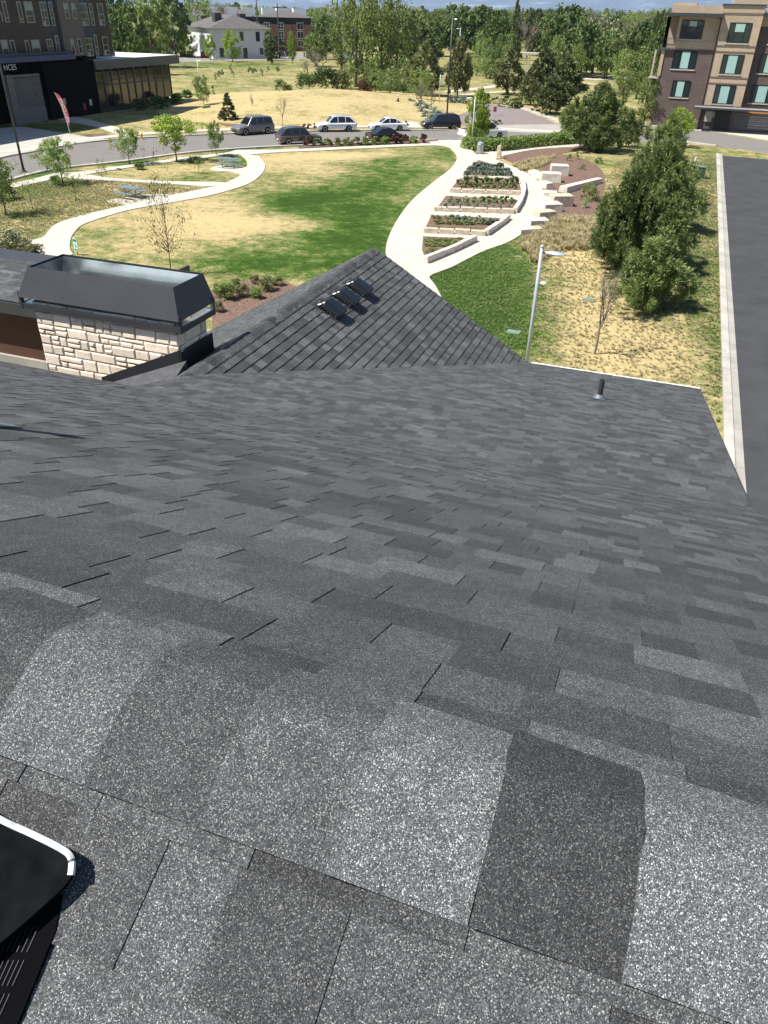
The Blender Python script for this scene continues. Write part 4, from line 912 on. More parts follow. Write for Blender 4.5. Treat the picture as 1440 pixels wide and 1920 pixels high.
LM['grassgreen'] = leaf_mat('grass_green', (.08, .13, .035), (.24, .31, .11), .3)
tufts('green_grass', in_px_poly(slope), 700, 8, .08, .010, LM['grassgreen'], 'green grass mixed into the dry slope', 8, .9)
tufts('green_grass', in_px_poly([(1290, 330), (1348, 300), (1350, 450), (1352, 800), (1335, 780), (1325, 640), (1280, 600), (1290, 450)]) , 1500, 9, .12, .010, LM['grassgreen'], 'taller green grass along the kerb', 9, .8)
tufts('green_grass', in_px_poly([(806, 518), (845, 502), (904, 473), (950, 456), (975, 470), (1002, 500), (995, 560), (985, 700), (900, 640)]), 2600, 9, .07, .012, LM['grassgreen'], 'thick green ground cover beside the lower path', 10, .9)
tufts('meadow_grass', in_px_poly([(0, 360), (60, 345), (150, 335), (380, 355), (235, 385), (100, 420), (50, 460), (50, 520), (-80, 520), (-80, 380)]), 4500, 8, .14, .012, LM['buff'], 'rough meadow grass left of the winding path', 12, .8)
# shrubs below the roof line and at the left edge
for k, (x, y, w, h, mt, lb) in enumerate([(425, 562, 50, 34, 'mid', 'green shrub between the gable and the chimney'), (455, 556, 40, 26, 'buds', 'brownish shrub right of the green one behind the gable'), (500, 545, 44, 28, 'bronze', 'dark twiggy shrub against the lawn behind the gable'), (408, 560, 26, 30, 'spring', 'light green shrub touching the chimney cap'),
    (20, 470, 90, 40, 'olive', 'large grey-green shrub at the left edge beside the path'), (70, 492, 60, 36, 'buds', 'brownish flowering shrub beside the path'), (22, 500, 34, 22, 'bright', 'bright green shrub above the wing roof'), (10, 375, 60, 34, 'dark', 'dark green shrub at the left edge behind the meadow'), (107, 350, 28, 22, 'dark', 'dark shrub at the foot of the full leafy tree'),
    (262, 318, 30, 12, 'mid', 'low dark green shrub beside the thin path'), (365, 305, 40, 12, 'dark', 'dark low shrub under the broad young tree')]):
    shrub_px(mt, x, y, w, h, lb, None, n=1500, ls=.04)
for k, (x, y, w, h, mt) in enumerate([(262, 206, 40, 20, 'dark'), (300, 204, 40, 22, 'dark'), (335, 196, 36, 20, 'dark'), (350, 186, 30, 16, 'dark'), (388, 208, 24, 10, 'olive')]):
    shrub_px(mt, x, y, w, h, ['dark shrub in front of the glass pavilion corner', 'dark shrub right of the pavilion corner', 'dark shrub beyond the pavilion', 'farthest dark shrub beyond the pavilion', 'flat grey shrub in the mulch by the spruce'][k], None, n=700, ls=.07)
for k, (x, y) in enumerate([(412, 148), (437, 145), (404, 152), (478, 143), (492, 145), (502, 138), (522, 140), (416, 146), (432, 136), (470, 141)]):
    shrub_px('olive' if k % 3 else 'mid', x, y, 13, 15, ('small leggy grey shrub' if k % 3 else 'small leggy green shrub') + ' dotted across the far meadow', 'meadow shrubs, ' + ('grey' if k % 3 else 'green'), n=220, ls=.08)
for k in range(22):
    x = rnd.uniform(905, 1065); y = 196 + (x - 905) * .12 + rnd.uniform(-9, 1)
    if x > 985: y = 205 + (x - 985) * .42 + rnd.uniform(-10, -2)
    shrub_px(['mid', 'olive', 'buds', 'mid'][k % 4], x, y, 22, 13, 'mixed low shrub along the far kerb of the car park', 'car park edge shrubs', n=400, ls=.08)
for k in range(16):
    shrub_px(['mid', 'olive', 'buds', 'dark'][k % 4], rnd.uniform(1110, 1290), rnd.uniform(205, 236), 26, 15, 'mixed shrub below the brick building on the right', 'shrubs below the brick building', n=400, ls=.08)
# ---- the wooded background, tree by tree
FG = 'background trees'
kinds = {'broad_dark': 'dark leafy tree', 'broad_dark2': 'dark spreading tree', 'broad_mid': 'mid-green leafy tree', 'willow': 'loose green willow-like tree', 'spring': 'pale green tree just in leaf', 'poplar': 'upright pale green poplar', 'olive': 'silver-grey leafy tree', 'pine_far': 'dark pine', 'pine_bronze': 'bronze-green pine', 'spruce': 'dark pointed spruce', 'bare11': 'leafless brown tree', 'bare12': 'leafless grey tree'}
FT = [ # key, px, top px, distance, width px, where
 ('broad_dark', 240, 8, 190, 70, 'rising behind the left apartment building'), ('broad_mid', 280, -10, 215, 80, 'between the apartment building and the white house'), ('broad_dark2', 325, -16, 260, 70, 'left of the white house roof'),
 ('broad_dark', 222, -20, 240, 60, 'close behind the apartment building corner'), ('spring', 372, -8, 290, 80, 'with yellowish leaves over the white house roof'), ('broad_dark', 252, 62, 178, 34, 'low beside the carport'), ('broad_mid', 300, 60, 190, 34, 'low in front of the carport'), ('bare12', 425, 0, 300, 70, 'with thick limbs behind the white house'),
 ('willow', 640, 32, 205, 76, 'left of the tall pair'), ('willow', 668, -22, 165, 96, 'tall, in the middle of the park edge'), ('willow', 716, -28, 160, 100, 'tall, right of the twin behind the mound'), ('willow', 745, -6, 170, 90, 'between the tall pair and the bronze pines'), ('bare11', 600, 88, 175, 80, 'with purplish twigs behind the dark shrubs'), ('bare12', 575, 108, 180, 50, 'left of the purplish one'),
 ('broad_mid', 590, 62, 225, 50, 'in front of the far brick apartments'), ('spring', 705, 130, 150, 44, 'low behind the mound'), ('spring', 735, 128, 148, 44, 'low beside the walk'), ('spring', 760, 110, 155, 40, 'low, right of the walk'), ('broad_mid', 690, 118, 152, 44, 'low under the tall pair'), ('spring', 652, 120, 160, 36, 'low left of the tall pair'),
 ('pine_bronze', 800, 78, 150, 72, 'left of the tall lamp mast'), ('pine_bronze', 865, 70, 150, 58, 'right of the tall lamp mast'), ('pine_far', 790, 40, 215, 70, 'behind the left bronze pine'), ('spring', 795, 128, 138, 44, 'low in front of the left bronze pine'), ('bare12', 795, 152, 126, 40, 'beside the small park lamp'), ('bare12', 815, 160, 124, 30, 'right next to the small park lamp'),
 ('broad_dark', 855, 8, 300, 70, 'behind the lamp mast'), ('broad_dark2', 905, 12, 300, 80, 'left of the pointed spruce'), ('broad_dark', 930, 30, 260, 60, 'below the pointed spruce'), ('spruce', 966, -6, 285, 34, 'standing above all others'), ('bare11', 992, 26, 280, 62, 'right of the pointed spruce'),
 ('poplar', 900, 60, 205, 34, 'leftmost of the row in the middle'), ('poplar', 918, 72, 200, 34, 'second of the row in the middle'), ('poplar', 935, 78, 200, 30, 'third of the row in the middle'), ('poplar', 955, 64, 205, 34, 'rightmost of the row in the middle'), ('spring', 926, 108, 198, 60, 'low under the poplar row'),
 ('pine_bronze', 962, 90, 158, 64, 'left of the pergola'), ('pine_far', 1030, 88, 152, 74, 'right of the pergola'), ('pine_far', 1072, 105, 142, 80, 'in front of the dark clump'), ('pine_bronze', 1010, 120, 140, 56, 'in front of the pergola'), ('pine_far', 1050, 140, 128, 70, 'behind the car park kerb'),
 ('broad_dark', 1062, 10, 225, 100, 'big, right of the leafless one'), ('broad_dark2', 1100, 40, 215, 80, 'with a shadowed foot, centre right'), ('olive', 1122, 30, 230, 76, 'above the white steel sculpture'), ('broad_dark', 1150, 60, 210, 60, 'beside the white steel sculpture'), ('bare11', 1188, 22, 290, 90, 'wide, left of the brick building'),
 ('broad_dark2', 1212, 40, 215, 70, 'left of the brick building'), ('broad_dark', 1240, 50, 205, 50, 'touching the brick building balcony'), ('spruce', 1236, 14, 250, 30, 'left of the brick building roof'), ('spring', 1180, 92, 170, 52, 'behind the sculpture lawn'), ('broad_mid', 1215, 92, 160, 50, 'fresh, beside the sculpture lawn'), ('broad_mid', 1236, 98, 150, 44, 'fresh, in front of the balcony'),
 ('willow', 1250, 128, 128, 50, 'loose, in front of the building corner'), ('willow', 1190, 128, 135, 40, 'loose, left of the slender pale-stemmed tree'), ('pine_bronze', 1140, 158, 118, 60, 'behind the lone round pine'), ('spring', 1048, 66, 172, 36, 'between the dark pines'), ('spring', 1090, 78, 168, 34, 'before the silver-grey tree'), ('broad_dark', 505, 58, 250, 26, 'before the far apartments'), ('broad_dark2', 610, 30, 260, 50, 'right of the far apartments')]
for key, x, ty, d, w, wh in FT: tree_far('background_tree', key, x, ty, d, w, kinds[key] + ' ' + wh)
for k, (x, y, w, ty) in enumerate([(356, 100, 30, 60), (395, 104, 26, 66), (436, 108, 34, 58), (510, 112, 26, 68), (548, 112, 18, 60)]):
    tree_px('parking_tree', 'maple' if k != 3 else 'pine_far', x, y + 8, x, ty, w * 1.1, ['leftmost young tree before the white house', 'young tree at the corner of the white house', 'fullest young tree before the shaded side of the white house', 'dark evergreen before the far apartments', 'slim young tree before the far apartments'][k])
for k, (x, y, w, h, mt) in enumerate([(530, 174, 50, 22, 'mid'), (575, 172, 60, 34, 'dark'), (610, 172, 70, 44, 'dark'), (640, 172, 50, 36, 'bronze'), (680, 178, 40, 24, 'brown'), (700, 150, 60, 40, 'spring')]):
    shrub_px(mt, x, y, w, h, ['round green shrub at the top left of the dry mound', 'dark shrub behind the dry mound', 'largest dark shrub behind the dry mound', 'bronze shrub right of the dark ones behind the mound', 'reddish low shrub right of the mound', 'pale green thicket under the tall willows'][k], None, n=1500, ls=.04)
R_ = random.Random(3)
pal = ['broad_mid', 'broad_dark2', 'broad_mid', 'spring', 'pine_far', 'bare11', 'olive', 'spring', 'bare12', 'spruce', 'broad_dark', 'willow']
for ring, (d0, d1, n, ty0, ty1, w0) in enumerate([(290, 360, 46, 14, 42, 46), (380, 500, 60, 10, 30, 38), (560, 800, 80, 8, 22, 30)]):
    for k in range(n):
        x = 400 + (1290 - 400) * (k + R_.random()) / n; key = R_.choice(pal); hz = HOR + .0228 * (x - 720)
        ty = R_.uniform(ty0, ty1) + .0228 * (x - 720) * 0.6; w = w0 * R_.uniform(.8, 1.4)
        if ring == 0 and x < 620: ty += 34
        if key == 'spruce': w *= .5
        tree_far('background_tree', key, x, ty, R_.uniform(d0, d1), w, kinds[key] + ' in the distant wood below the mountains', 'distant wood, ' + kinds[key])

#tufts('mound_grass', in_px_poly([(500, 232), (520, 190), (560, 175), (650, 176), (720, 200), (745, 225), (700, 236), (560, 236)]), 10, 8, .1, .03, LM['buff'], 'dry grass around the mound', 21, .9)
# ================================================================ BUILDINGS
def win(parent, p0, p1, axis, pos, frame_m, pane_m, mull=(), rails=(), fw=.07, out=.03, sgn=-1, pane2=None):
    """window on a wall facing sgn along axis ('S': plane y=pos, 'C': plane x=pos); p0,p1 = (u0,z0),(u1,z1)"""
    (u0, z0), (u1, z1) = p0, p1; u0, u1 = min(u0, u1), max(u0, u1); z0, z1 = min(z0, z1), max(z0, z1)
    def bx(o, a, b, c, d, e, f):
        lo, hi = sorted((pos + sgn * e, pos + sgn * f))
        if axis == 'S': o.box(a, b, lo, hi, c, d)
        else: o.box(lo, hi, a, b, c, d)
    f = MB(); bx(f, u0, u1, z0, z0 + fw, 0, out + .02); bx(f, u0, u1, z1 - fw, z1, 0, out + .02); bx(f, u0, u0 + fw, z0 + fw, z1 - fw, 0, out + .02); bx(f, u1 - fw, u1, z0 + fw, z1 - fw, 0, out + .02)
    for t in mull: x = u0 + (u1 - u0) * t; bx(f, x - fw * .4, x + fw * .4, z0 + fw, z1 - fw, 0, out + .018)
    for t in rails: z = z0 + (z1 - z0) * t; bx(f, u0 + fw, u1 - fw, z - fw * .4, z + fw * .4, 0, out + .016)
    fo = f.build('window', frame_m, parent)
    g = MB(); bx(g, u0 + fw, u1 - fw, z0 + fw, z1 - fw, 0, out - .01); g.build('pane', pane_m, fo)
    if pane2:
        a, b, c, d = pane2; g = MB(); w_, h_ = u1 - u0, z1 - z0; bx(g, u0 + w_ * a, u0 + w_ * b, z0 + h_ * c, z0 + h_ * d, 0, out - .004); g.build('blind', BLIND, fo)
    return fo
# ---- brick building at upper right
TAN = brick_mat('tan_brick', (.50, .385, .26), (.43, .33, .225), (.34, .27, .21), .4, .1)
DKB = brick_mat('dark_brick', (.115, .078, .068), (.075, .05, .046), (.15, .12, .11), .4, .1)
BR = empty('apartment_building', (1.3, 117.8, 0), 0, 'four-storey tan and dark brick apartment building with a garage door, upper right', 'building')
BRo = Vector((1.3, 117.8, 0))
def bpart(mb, name, mat, parent=BR, off=BRo):
    mb.v = [(v[0] - off.x, v[1] - off.y, v[2] - off.z) for v in mb.v]; return mb.build(name, mat, parent)
S0 = 117.81
b = MB(); b.box(-5.0, .95, S0, S0 + 16, 0, 8.95); bpart(b, 'wall', DKB)
b = MB(); b.box(-3.9, .95, S0 + .02, S0 + 15.9, 8.95, 12.35); b.box(-5.0, -3.9, S0 + 2.4, S0 + 15.9, 8.95, 12.35); b.box(-5.06, .95, S0 - .05, S0 + .4, 8.95, 9.75); bpart(b, 'wall', TAN)
b = MB(); b.box(-5.3, -4.9, S0 - .12, S0 + .5, 5.9, 12.3); b.box(-5.3, -4.9, S0 - .12, S0 + .5, 9.0, 12.3); bpart(b, 'corner_pier', TAN)
b = MB(); b.box(.95, 5.6, S0 - .55, S0 + 16, 2.95, 13.6); bpart(b, 'wall', TAN)
b = MB(); b.box(5.6, 30, S0 + .3, S0 + 16, 2.95, 11.5); bpart(b, 'wall', DKB)
b = MB(); b.box(5.6, 30, S0 + .32, S0 + 15.8, 11.5, 12.9); bpart(b, 'wall', TAN)
b = MB(); b.box(-5.0, .9, S0 + .05, S0 + 3, 12.72, 13.5); b.box(-4.9, -2.2, S0 + .6, S0 + 6, 13.5, 13.75); b.box(2.0, 7.0, S0 + 3, S0 + 9, 13.5, 14.4); b.box(9, 16, S0 + 3, S0 + 12, 12.9, 14.6); bpart(b, 'parapet', TAN)
b = MB(); b.box(-5.6, 1.15, S0 - 1.5, S0 + 16, 12.36, 12.7); b.box(5.9, 30, S0 - 1.1, S0 + 15, 12.5, 12.78); b.box(.8, 5.75, S0 - .7, S0 + 8, 13.6, 13.72); bpart(b, 'roof', CHAR)
b = MB(); b.box(.1, 30, S0 - 2.2, S0 - .55, 2.6, 2.93); bpart(b, 'canopy', CHAR)
b = MB(); b.box(.1, 30, S0 - 2.23, S0 - 2.2, 2.80, 2.96); bpart(b, 'canopy_edge', plain('canopy_edge', (.45, .42, .38), .5))
b = MB(); b.box(.95, 30, S0 + .5, S0 + 16, 0, 2.95); bpart(b, 'garage_wall', DKB)
gd = MB()
for k in range(9): gd.box(5.1, 12.6, S0 + .42 - (.03 if k % 2 else 0), S0 + .49, .03 + k * .24, .03 + k * .24 + .2)
bpart(gd, 'garage_door', plain('garage_metal', (.10, .10, .11), .5, .3))
b = MB(); b.box(2.9, 4.7, S0 + .38, S0 + .48, 0, 2.3); bpart(b, 'door', BLACKM)
b = MB(); b.box(6.6, 12.4, S0 + .30, S0 + .36, 2.28, 2.45); bpart(b, 'clearance_bar', plain('orange_bar', (.55, .22, .03), .5))
b = MB(); b.box(1.6, 2.5, S0 + .3, S0 + .5, 1.0, 2.2); b.box(2.55, 2.75, S0 + .36, S0 + .5, 1.5, 2.1); bpart(b, 'meter_cabinet', plain('meter_grey', (.33, .33, .31), .5))
b = MB()
for z in (9.35, 6.0): b.box(.9, 5.66, S0 - .6, S0 - .551, z, z + .14)
for z in (8.75, 5.35): b.box(.9, 5.66, S0 - .6, S0 - .551, z + .0, z + .12)
b.box(1.0, 5.55, S0 - .59, S0 - .551, 12.65, 12.85); b.box(-5.1, .95, S0 - .08, S0 - .051, 8.8, 8.97); bpart(b, 'string_course', plain('course_brown', (.16, .11, .09), .8))
b = MB(); b.tube([(.98, S0 - .62, 12.4), (.98, S0 - .62, 2.9)], .06, 6); bpart(b, 'downpipe', BLACKM)
for (u0, z0, u1, z1, pos, p2) in [(-3.5, 10.0, -.87, 12.0, S0, (.36, .68, .68, .95)), (-3.75, 6.75, -.92, 8.75, S0, (.36, .70, .04, .95)), (-3.2, 3.6, -.98, 5.5, S0, (.26, .66, .04, .95)),
    (2.1, 9.75, 4.62, 11.86, S0 - .55, (.26, .70, .55, .95)), (2.1, 6.45, 4.6, 8.55, S0 - .55, (.25, .72, .04, .96)), (2.05, 3.15, 4.5, 5.25, S0 - .55, (.25, .72, .04, .96)),
    (6.9, 9.75, 9.4, 11.4, S0 + .3, None), (6.5, 6.65, 9.1, 8.72, S0 + .3, (.26, .74, .04, .96)), (6.4, 3.4, 9.0, 5.4, S0 + .3, (.26, .70, .04, .96)), (12, 6.65, 14.6, 8.72, S0 + .3, (.26, .74, .04, .96)), (12, 3.4, 14.6, 5.4, S0 + .3, (.26, .74, .04, .96))]:
    w_ = win(BR, (u0, z0), (u1, z1), 'S', pos, BLACKM, GLASS, (.25, .72), (), .09, .05, -1, p2)
    for ob in [w_] + list(w_.children):
        ob.data.transform(Matrix.Translation(-BRo))
    s_ = MB().box(u0 - .1, u1 + .1, pos - .10, pos - .002, z0 - .14, z0 - .003); bpart(s_, 'sill', plain('stone_sill', (.42, .38, .33), .8))
b = MB(); b.box(-5.7, -3.95, S0 - .3, S0 + 2.3, 8.75, 8.93); bpart(b, 'balcony_slab', CHAR)
b = MB()
for k in range(12): b.box(-5.68 + k * .155, -5.66 + k * .155, S0 - .29, S0 - .27, 8.93, 9.95)
b.box(-5.7, -3.95, S0 - .3, S0 - .26, 9.95, 10.0)
for k in range(14): b.box(-5.7, -5.68, S0 - .2 + k * .18, S0 - .18 + k * .18, 8.93, 9.95)
b.box(-5.71, -5.67, S0 - .3, S0 + 2.3, 9.95, 10.0); bpart(b, 'railing', BLACKM)
b = MB(); b.box(-6.3, -5.05, S0 - .2, S0 + 2, 5.6, 5.75); b.box(-6.1, -5.9, S0 - .1, S0 + .1, 5.75, 8.75); bpart(b, 'porch_ledge', plain('stone_sill', (.42, .38, .33), .8))
# low stone walls in front of it
tag(MB().box(-5.5, -1.2, 112.3, 112.7, 0, .75).build('garden_wall', plain('pale_stone', (.45, .40, .34), .85, var=.2, scale=2)), 'low pale stone wall in front of the dark brick corner', 'wall')
# ---- dark apartment building, upper left
SID = brick_mat('brown_cladding', (.062, .046, .040), (.050, .037, .032), (.02, .017, .015), 3.0, .18, msize=.01)
TANP = plain('taupe_panel', (.115, .098, .094), .85, var=.08, scale=.6)
NAVY = plain('navy_panel', (.035, .04, .055), .7, var=.08)
CF = -74.0
AL = empty('apartment_building', (CF, 80, 0), 0, 'dark brown and taupe apartment block with a black glass entrance pavilion, upper left', 'building')
ALo = Vector((CF, 80, 0))
def ap(mb, name, mat): return bpart(mb, name, mat, AL, ALo)
def cz(x, y, c=CF): q = onC(x, y, c); return q.y, q.z
Z0 = 6.9
s_end = cz(207, 55)[0]; s_b1 = cz(176, 50)[0]; s_t1 = cz(153, 50)[0]; s_t0 = cz(113, 60)[0]; s_n0 = cz(83, 50)[0]
b = MB(); b.box(CF - 18, CF, 30, s_n0, Z0, 17); b.box(CF - 18, CF - .05, s_b1, s_end, Z0 - .3, 17); ap(b, 'wall', SID)
b = MB(); b.box(CF - 18, CF - .1, s_n0, s_t0, Z0, 17); b.box(CF - 18, CF - .02, s_t1, s_b1, Z0 - .3, 17); ap(b, 'recess_panel', NAVY)
b = MB(); b.box(CF - 18, CF + .25, s_t0, s_t1, Z0 - .3, 17); ap(b, 'taupe_wall', TANP)
b = MB(); b.box(CF - 16, CF - 2.2, 30, s_end - 1, 0, Z0); ap(b, 'ground_floor', plain('dark_ground_floor', (.006, .006, .007), .9, spec=.05))
b = MB(); b.box(CF - 18, CF + 1.1, 30, s_t0 + .6, Z0 - .55, Z0); ap(b, 'canopy', plain('blue_fascia', (.012, .035, .12), .4))
b = MB(); b.box(CF - 18, CF + .9, 30, s_t0 + .6, Z0, Z0 + .32); ap(b, 'canopy_top', NAVY)
for (x0, y0, x1, y1, mu, ra) in [(0, 20, 5, 42, (), (.45,)), (1.3, 1.3, 18, 42, (), (.2,)), (29.4, 2.5, 45, 42.7, (), (.18,)), (43, 2.5, 66, 42.7, (), (.32,)), (72, 3, 93, 48.5, (.5,), (.35, .66)), (89, 3, 104, 48.5, (), (.33, .66)), (114, 5.6, 127.5, 35, (), (.45,)), (129, 6, 141.3, 35.6, (), (.45,)), (146.5, 5.6, 168, 48, (.7,), (.3, .6)), (165, 6, 178, 48, (), (.3, .6)), (180, 6, 197.5, 47.5, (), (.25, .5)),
    (0, 75, 20.6, 115, (), (.35,)), (17, 75, 33.5, 115, (), (.18,)), (45, 75, 60, 113.7, (), (.2,)), (57, 74.7, 79.6, 112.5, (), (.35,)), (85.6, 73, 103.7, 110.6, (.5,), (.3, .65)), (100.6, 66, 115, 108.7, (), (.3, .66)), (127.5, 72.5, 138.7, 101.8, (), (.48,)), (140.6, 72.5, 151.8, 100.6, (), (.48,)), (157.5, 71.2, 176, 105, (.6,), (.35, .65)), (174, 65, 186, 103.7, (), (.4,)), (190, 68.7, 205, 103, (), (.25, .55))]:
    a0, a1 = cz(x0, y0), cz(x1, y1); mid = (a0[0] + a1[0]) / 2; pos = CF + (.25 if s_t0 < mid < s_t1 else 0)
    lo, hi = min(a0[1], a1[1]), max(a0[1], a1[1])
    fm = plain('pale_window_frame', (.30, .29, .28), .6)
    w_ = win(AL, (a0[0], lo), (a1[0], hi), 'C', pos, fm, GLASS, mu, ra, .09, .05, 1, None)
    if x0 in (57, 114, 129, 127.5, 43, 0):
        u0, u1 = a0[0], a1[0]; g = MB(); g.box(pos + .042, pos + .048, u0 + .12, u1 - .12, hi - (hi - lo) * .42, hi - .12); g.build('blind', plain('dim_curtain', (.20, .27, .25), .6), w_)
    for ob in [w_] + list(w_.children): ob.data.transform(Matrix.Translation(-ALo))
    if y1 - y0 > 40 and x0 in (72, 146.5, 180) or x0 in (85.6, 157.5, 190):
        g = MB(); g.box(pos, pos + .055, a0[0] + .1, a0[0] + (a1[0] - a0[0]) * .5, lo - .02, lo + .5); g = bpart(g, 'spandrel', plain('lilac_panel', (.20, .22, .30), .6), AL, ALo)
# lettering on the canopy edge
def text_mesh(body, size, depth=.02):
    cu = bpy.data.curves.new('letters', 'FONT'); cu.body = body; cu.size = size; cu.extrude = depth; cu.align_x = 'CENTER'; cu.align_y = 'CENTER'
    to = bpy.data.objects.new('letters_tmp', cu); COL.objects.link(to); dg = bpy.context.evaluated_depsgraph_get(); me = bpy.data.meshes.new_from_object(to.evaluated_get(dg)); bpy.data.objects.remove(to); me.name = 'letters'; return me
tm = text_mesh('NCES', .8); lo_ = link_mesh('letters', tm, plain('letter_grey', (.42, .42, .42), .5), AL)
q = cz(4, 128); lo_.matrix_local = Matrix.Translation((1.15, q[0] - 80, q[1] + .1)) @ Matrix.Rotation(rad(90), 4, 'Z') @ Matrix.Rotation(rad(90), 4, 'X')
# lattice screen on the garage opening
LT = MB(); la, lb_ = cz(19, 146, CF - .2), cz(72, 143, CF - .2); l0, l1 = la[0], lb_[0]; zt = la[1]
for k in range(17): LT.box(CF - .2, CF - .08, l0, l1, 1.6 + k * (zt - 1.7) / 17, 1.6 + k * (zt - 1.7) / 17 + .07)
for k in range(20): s = l0 + (l1 - l0) * k / 19; LT.box(CF - .19, CF - .09, s - .03, s + .03, 1.6, zt)
ap(LT, 'lattice_screen', plain('lattice_grey', (.20, .20, .20), .8)); b = MB(); b.box(CF - .3, CF, l0, l1, 0, 1.6); b.box(CF - .4, CF + .1, l0 - .9, l0, 0, zt + .3); b.box(CF - .3, CF, l0, l1, zt, zt + .25); ap(b, 'screen_base', plain('grey_block', (.15, .145, .14), .85)); 
# pavilion
PS0, PS1, PCF = 93.7, 107.0, CF + .1
b = MB(); b.box(CF - 12, PCF + .05, 84.5, PS0, 0, 6.1); ap(b, 'black_wall', plain('black_cladding', (.004, .004, .005), .9, spec=.08))
b = MB(); b.box(CF - 14, PCF + .3, PS0, PS1 + 6.2, 4.95, 6.0); ap(b, 'pavilion_fascia', plain('grey_fascia', (.075, .08, .085), .6, var=.1))
b = MB(); b.box(CF - 14, PCF + .1, PS0 + .1, PS1 + 6, 6.0, 6.06); ap(b, 'pavilion_roof', plain('pale_membrane', (.6, .6, .58), .8))
b = MB(); b.box(CF - 13.5, PCF - 2, PS0, PS1 + 5.8, 0, 4.95); ap(b, 'pavilion_core', plain('dark_interior', (.03, .026, .02), .8))
b = MB(); b.box(PCF - .12, PCF - .04, PS0 + .2, PS1, .6, 4.7); b.box(PCF - 1.6, PCF - 1.5, PS1 + .2, PS1 + 5.8, .6, 4.7); ap(b, 'curtain_glass', glass_mat('pavilion_glass', (.015, .014, .012), .12))
b = MB(); n_ = 8
for k in range(n_ + 1): s = PS0 + (PS1 - PS0) * k / n_; b.box(PCF - .18, PCF + .05, s - .09, s + .09, 0, 4.95)
for z in (.2, 3.05, 3.6): b.box(PCF - .15, PCF + .03, PS0, PS1, z, z + .16)
for k in range(4): s = PS1 + 6 * k / 3; b.box(PCF - 1.65, PCF - 1.45, s - .1, s + .1, 0, 4.95)
b.box(PCF - 1.62, PCF - 1.46, PS1, PS1 + 6, 3.3, 3.5); b.box(PCF - 1.5, PCF + .04, PS1 - .1, PS1 + .1, 0, 4.95)
ap(b, 'mullion', plain('bronze_mullion', (.05, .05, .05), .5, .2)); b = MB(); b.box(PCF - .3, PCF + .06, PS0, PS1, 0, .55); b.box(CF - 13.5, PCF + .06, PS1 - .2, PS1 + 6, 0, .3); ap(b, 'plinth', plain('dark_plinth', (.03, .03, .03), .8))
b = MB(); b.box(CF - 7, CF - 4, 101, 104, 6.06, 6.7); ap(b, 'roof_unit', CHAR)
# small notices by the entrance
for (x, y, c_) in ((159, 200, (.30, .03, .05)), (170, 192, (.5, .5, .52)), (121, 190, (.35, .36, .4))):
    q = onC(x, y, PCF + .1); tag(MB().box(q.x, q.x + .03, q.y - .22, q.y + .22, q.z - .35, q.z + .35).build('notice', plain('notice_%d' % x, c_, .6), AL, loc=-ALo), None)
# ---- white house and the far brick apartments
def house_box(name, label, corner, w, d, h, rz, wall_m, roof_m, rh, wins, eave=.8, hip=1.0, door=None, wm=None):
    e = empty(name, corner, rz, label, 'building'); MB().box(0, w, 0, d, 0, h).build('wall', wall_m, e)
    r = MB(); a = eave; k = min(w, d) / 2 + a
    if w >= d: R_a, R_b = (-a + k * hip, d / 2, h + rh), (w + a - k * hip, d / 2, h + rh)
    else: R_a, R_b = (w / 2, -a + k * hip, h + rh), (w / 2, d + a - k * hip, h + rh)
    c4 = [(-a, -a, h), (w + a, -a, h), (w + a, d + a, h), (-a, d + a, h)]
    if w >= d: r.add(c4 + [R_a, R_b], [(0, 1, 5, 4), (1, 2, 5), (2, 3, 4, 5), (3, 0, 4), (3, 2, 1, 0)])
    else: r.add(c4 + [R_a, R_b], [(0, 1, 4), (1, 2, 5, 4), (2, 3, 5), (3, 0, 4, 5), (3, 2, 1, 0)])
    r.build('roof', roof_m, e)
    for (f, u0, u1, z0, z1) in wins:
        if f == 'f': o = win(e, (u0, z0), (u1, z1), 'S', 0, wm or DKPOLE, GLASS, (.5,), (.5,), .12, .05, -1)
        elif f == 'r': o = win(e, (u0, z0), (u1, z1), 'C', w, wm or DKPOLE, GLASS, (.5,), (.5,), .12, .05, 1)
        else: o = win(e, (u0, z0), (u1, z1), 'C', 0, wm or DKPOLE, GLASS, (.5,), (.5,), .12, .05, -1)
    return e
cw = G(400, 110); s_ = mpp(cw)
hW = above(cw, 400, 53)
WHI = plain('white_render', (.62, .62, .60), .85, var=.05); GRF = plain('grey_shingle_roof', (.11, .10, .098), .9, var=.15, scale=1.2)
# local frame: x along the shaded long face to the right, y away to the left-back
e = house_box('white_house', 'white two-storey house with a grey hipped roof behind the car park', cw, 17, 24, hW, rad(48), WHI, GRF, 3.2, [('f', 4.2, 5.4, hW * .55, hW * .92), ('f', 8.2, 9.3, hW * .6, hW * .9), ('f', 13, 14.2, hW * .58, hW * .9), ('f', 2, 3.3, .4, 2.6), ('f', 5.5, 6.8, .1, 2.8), ('f', 9, 10.2, .1, 2.6), ('f', 14, 15, 1, 2.6)], .9, .62)
b = MB(); b.box(3.2, 5.2, 5.5, 8.2, hW + 1.2, hW + 3.6); b.box(10.5, 12.3, 5.5, 8.2, hW + 1.2, hW + 3.5); b.build('roof_box', CHAR, e)
RB = brick_mat('red_brick', (.30, .13, .09), (.24, .10, .07), (.28, .2, .17), .5, .15); PB = brick_mat('pale_brick', (.40, .34, .28), (.34, .29, .24), (.3, .27, .24), .5, .15)
fa = G(548, 96); hA = above(fa, 548, 33)
ft = empty('brick_apartments', fa, rad(30), 'far four-storey apartment block, red brick at the right end and pale brick to the left', 'building')
b = MB(); b.box(-11, 0, 0, 14, 0, hA * .8); b.box(0, 7, 1.5, 14, 0, hA * .8); b.build('red_wall', RB, ft)
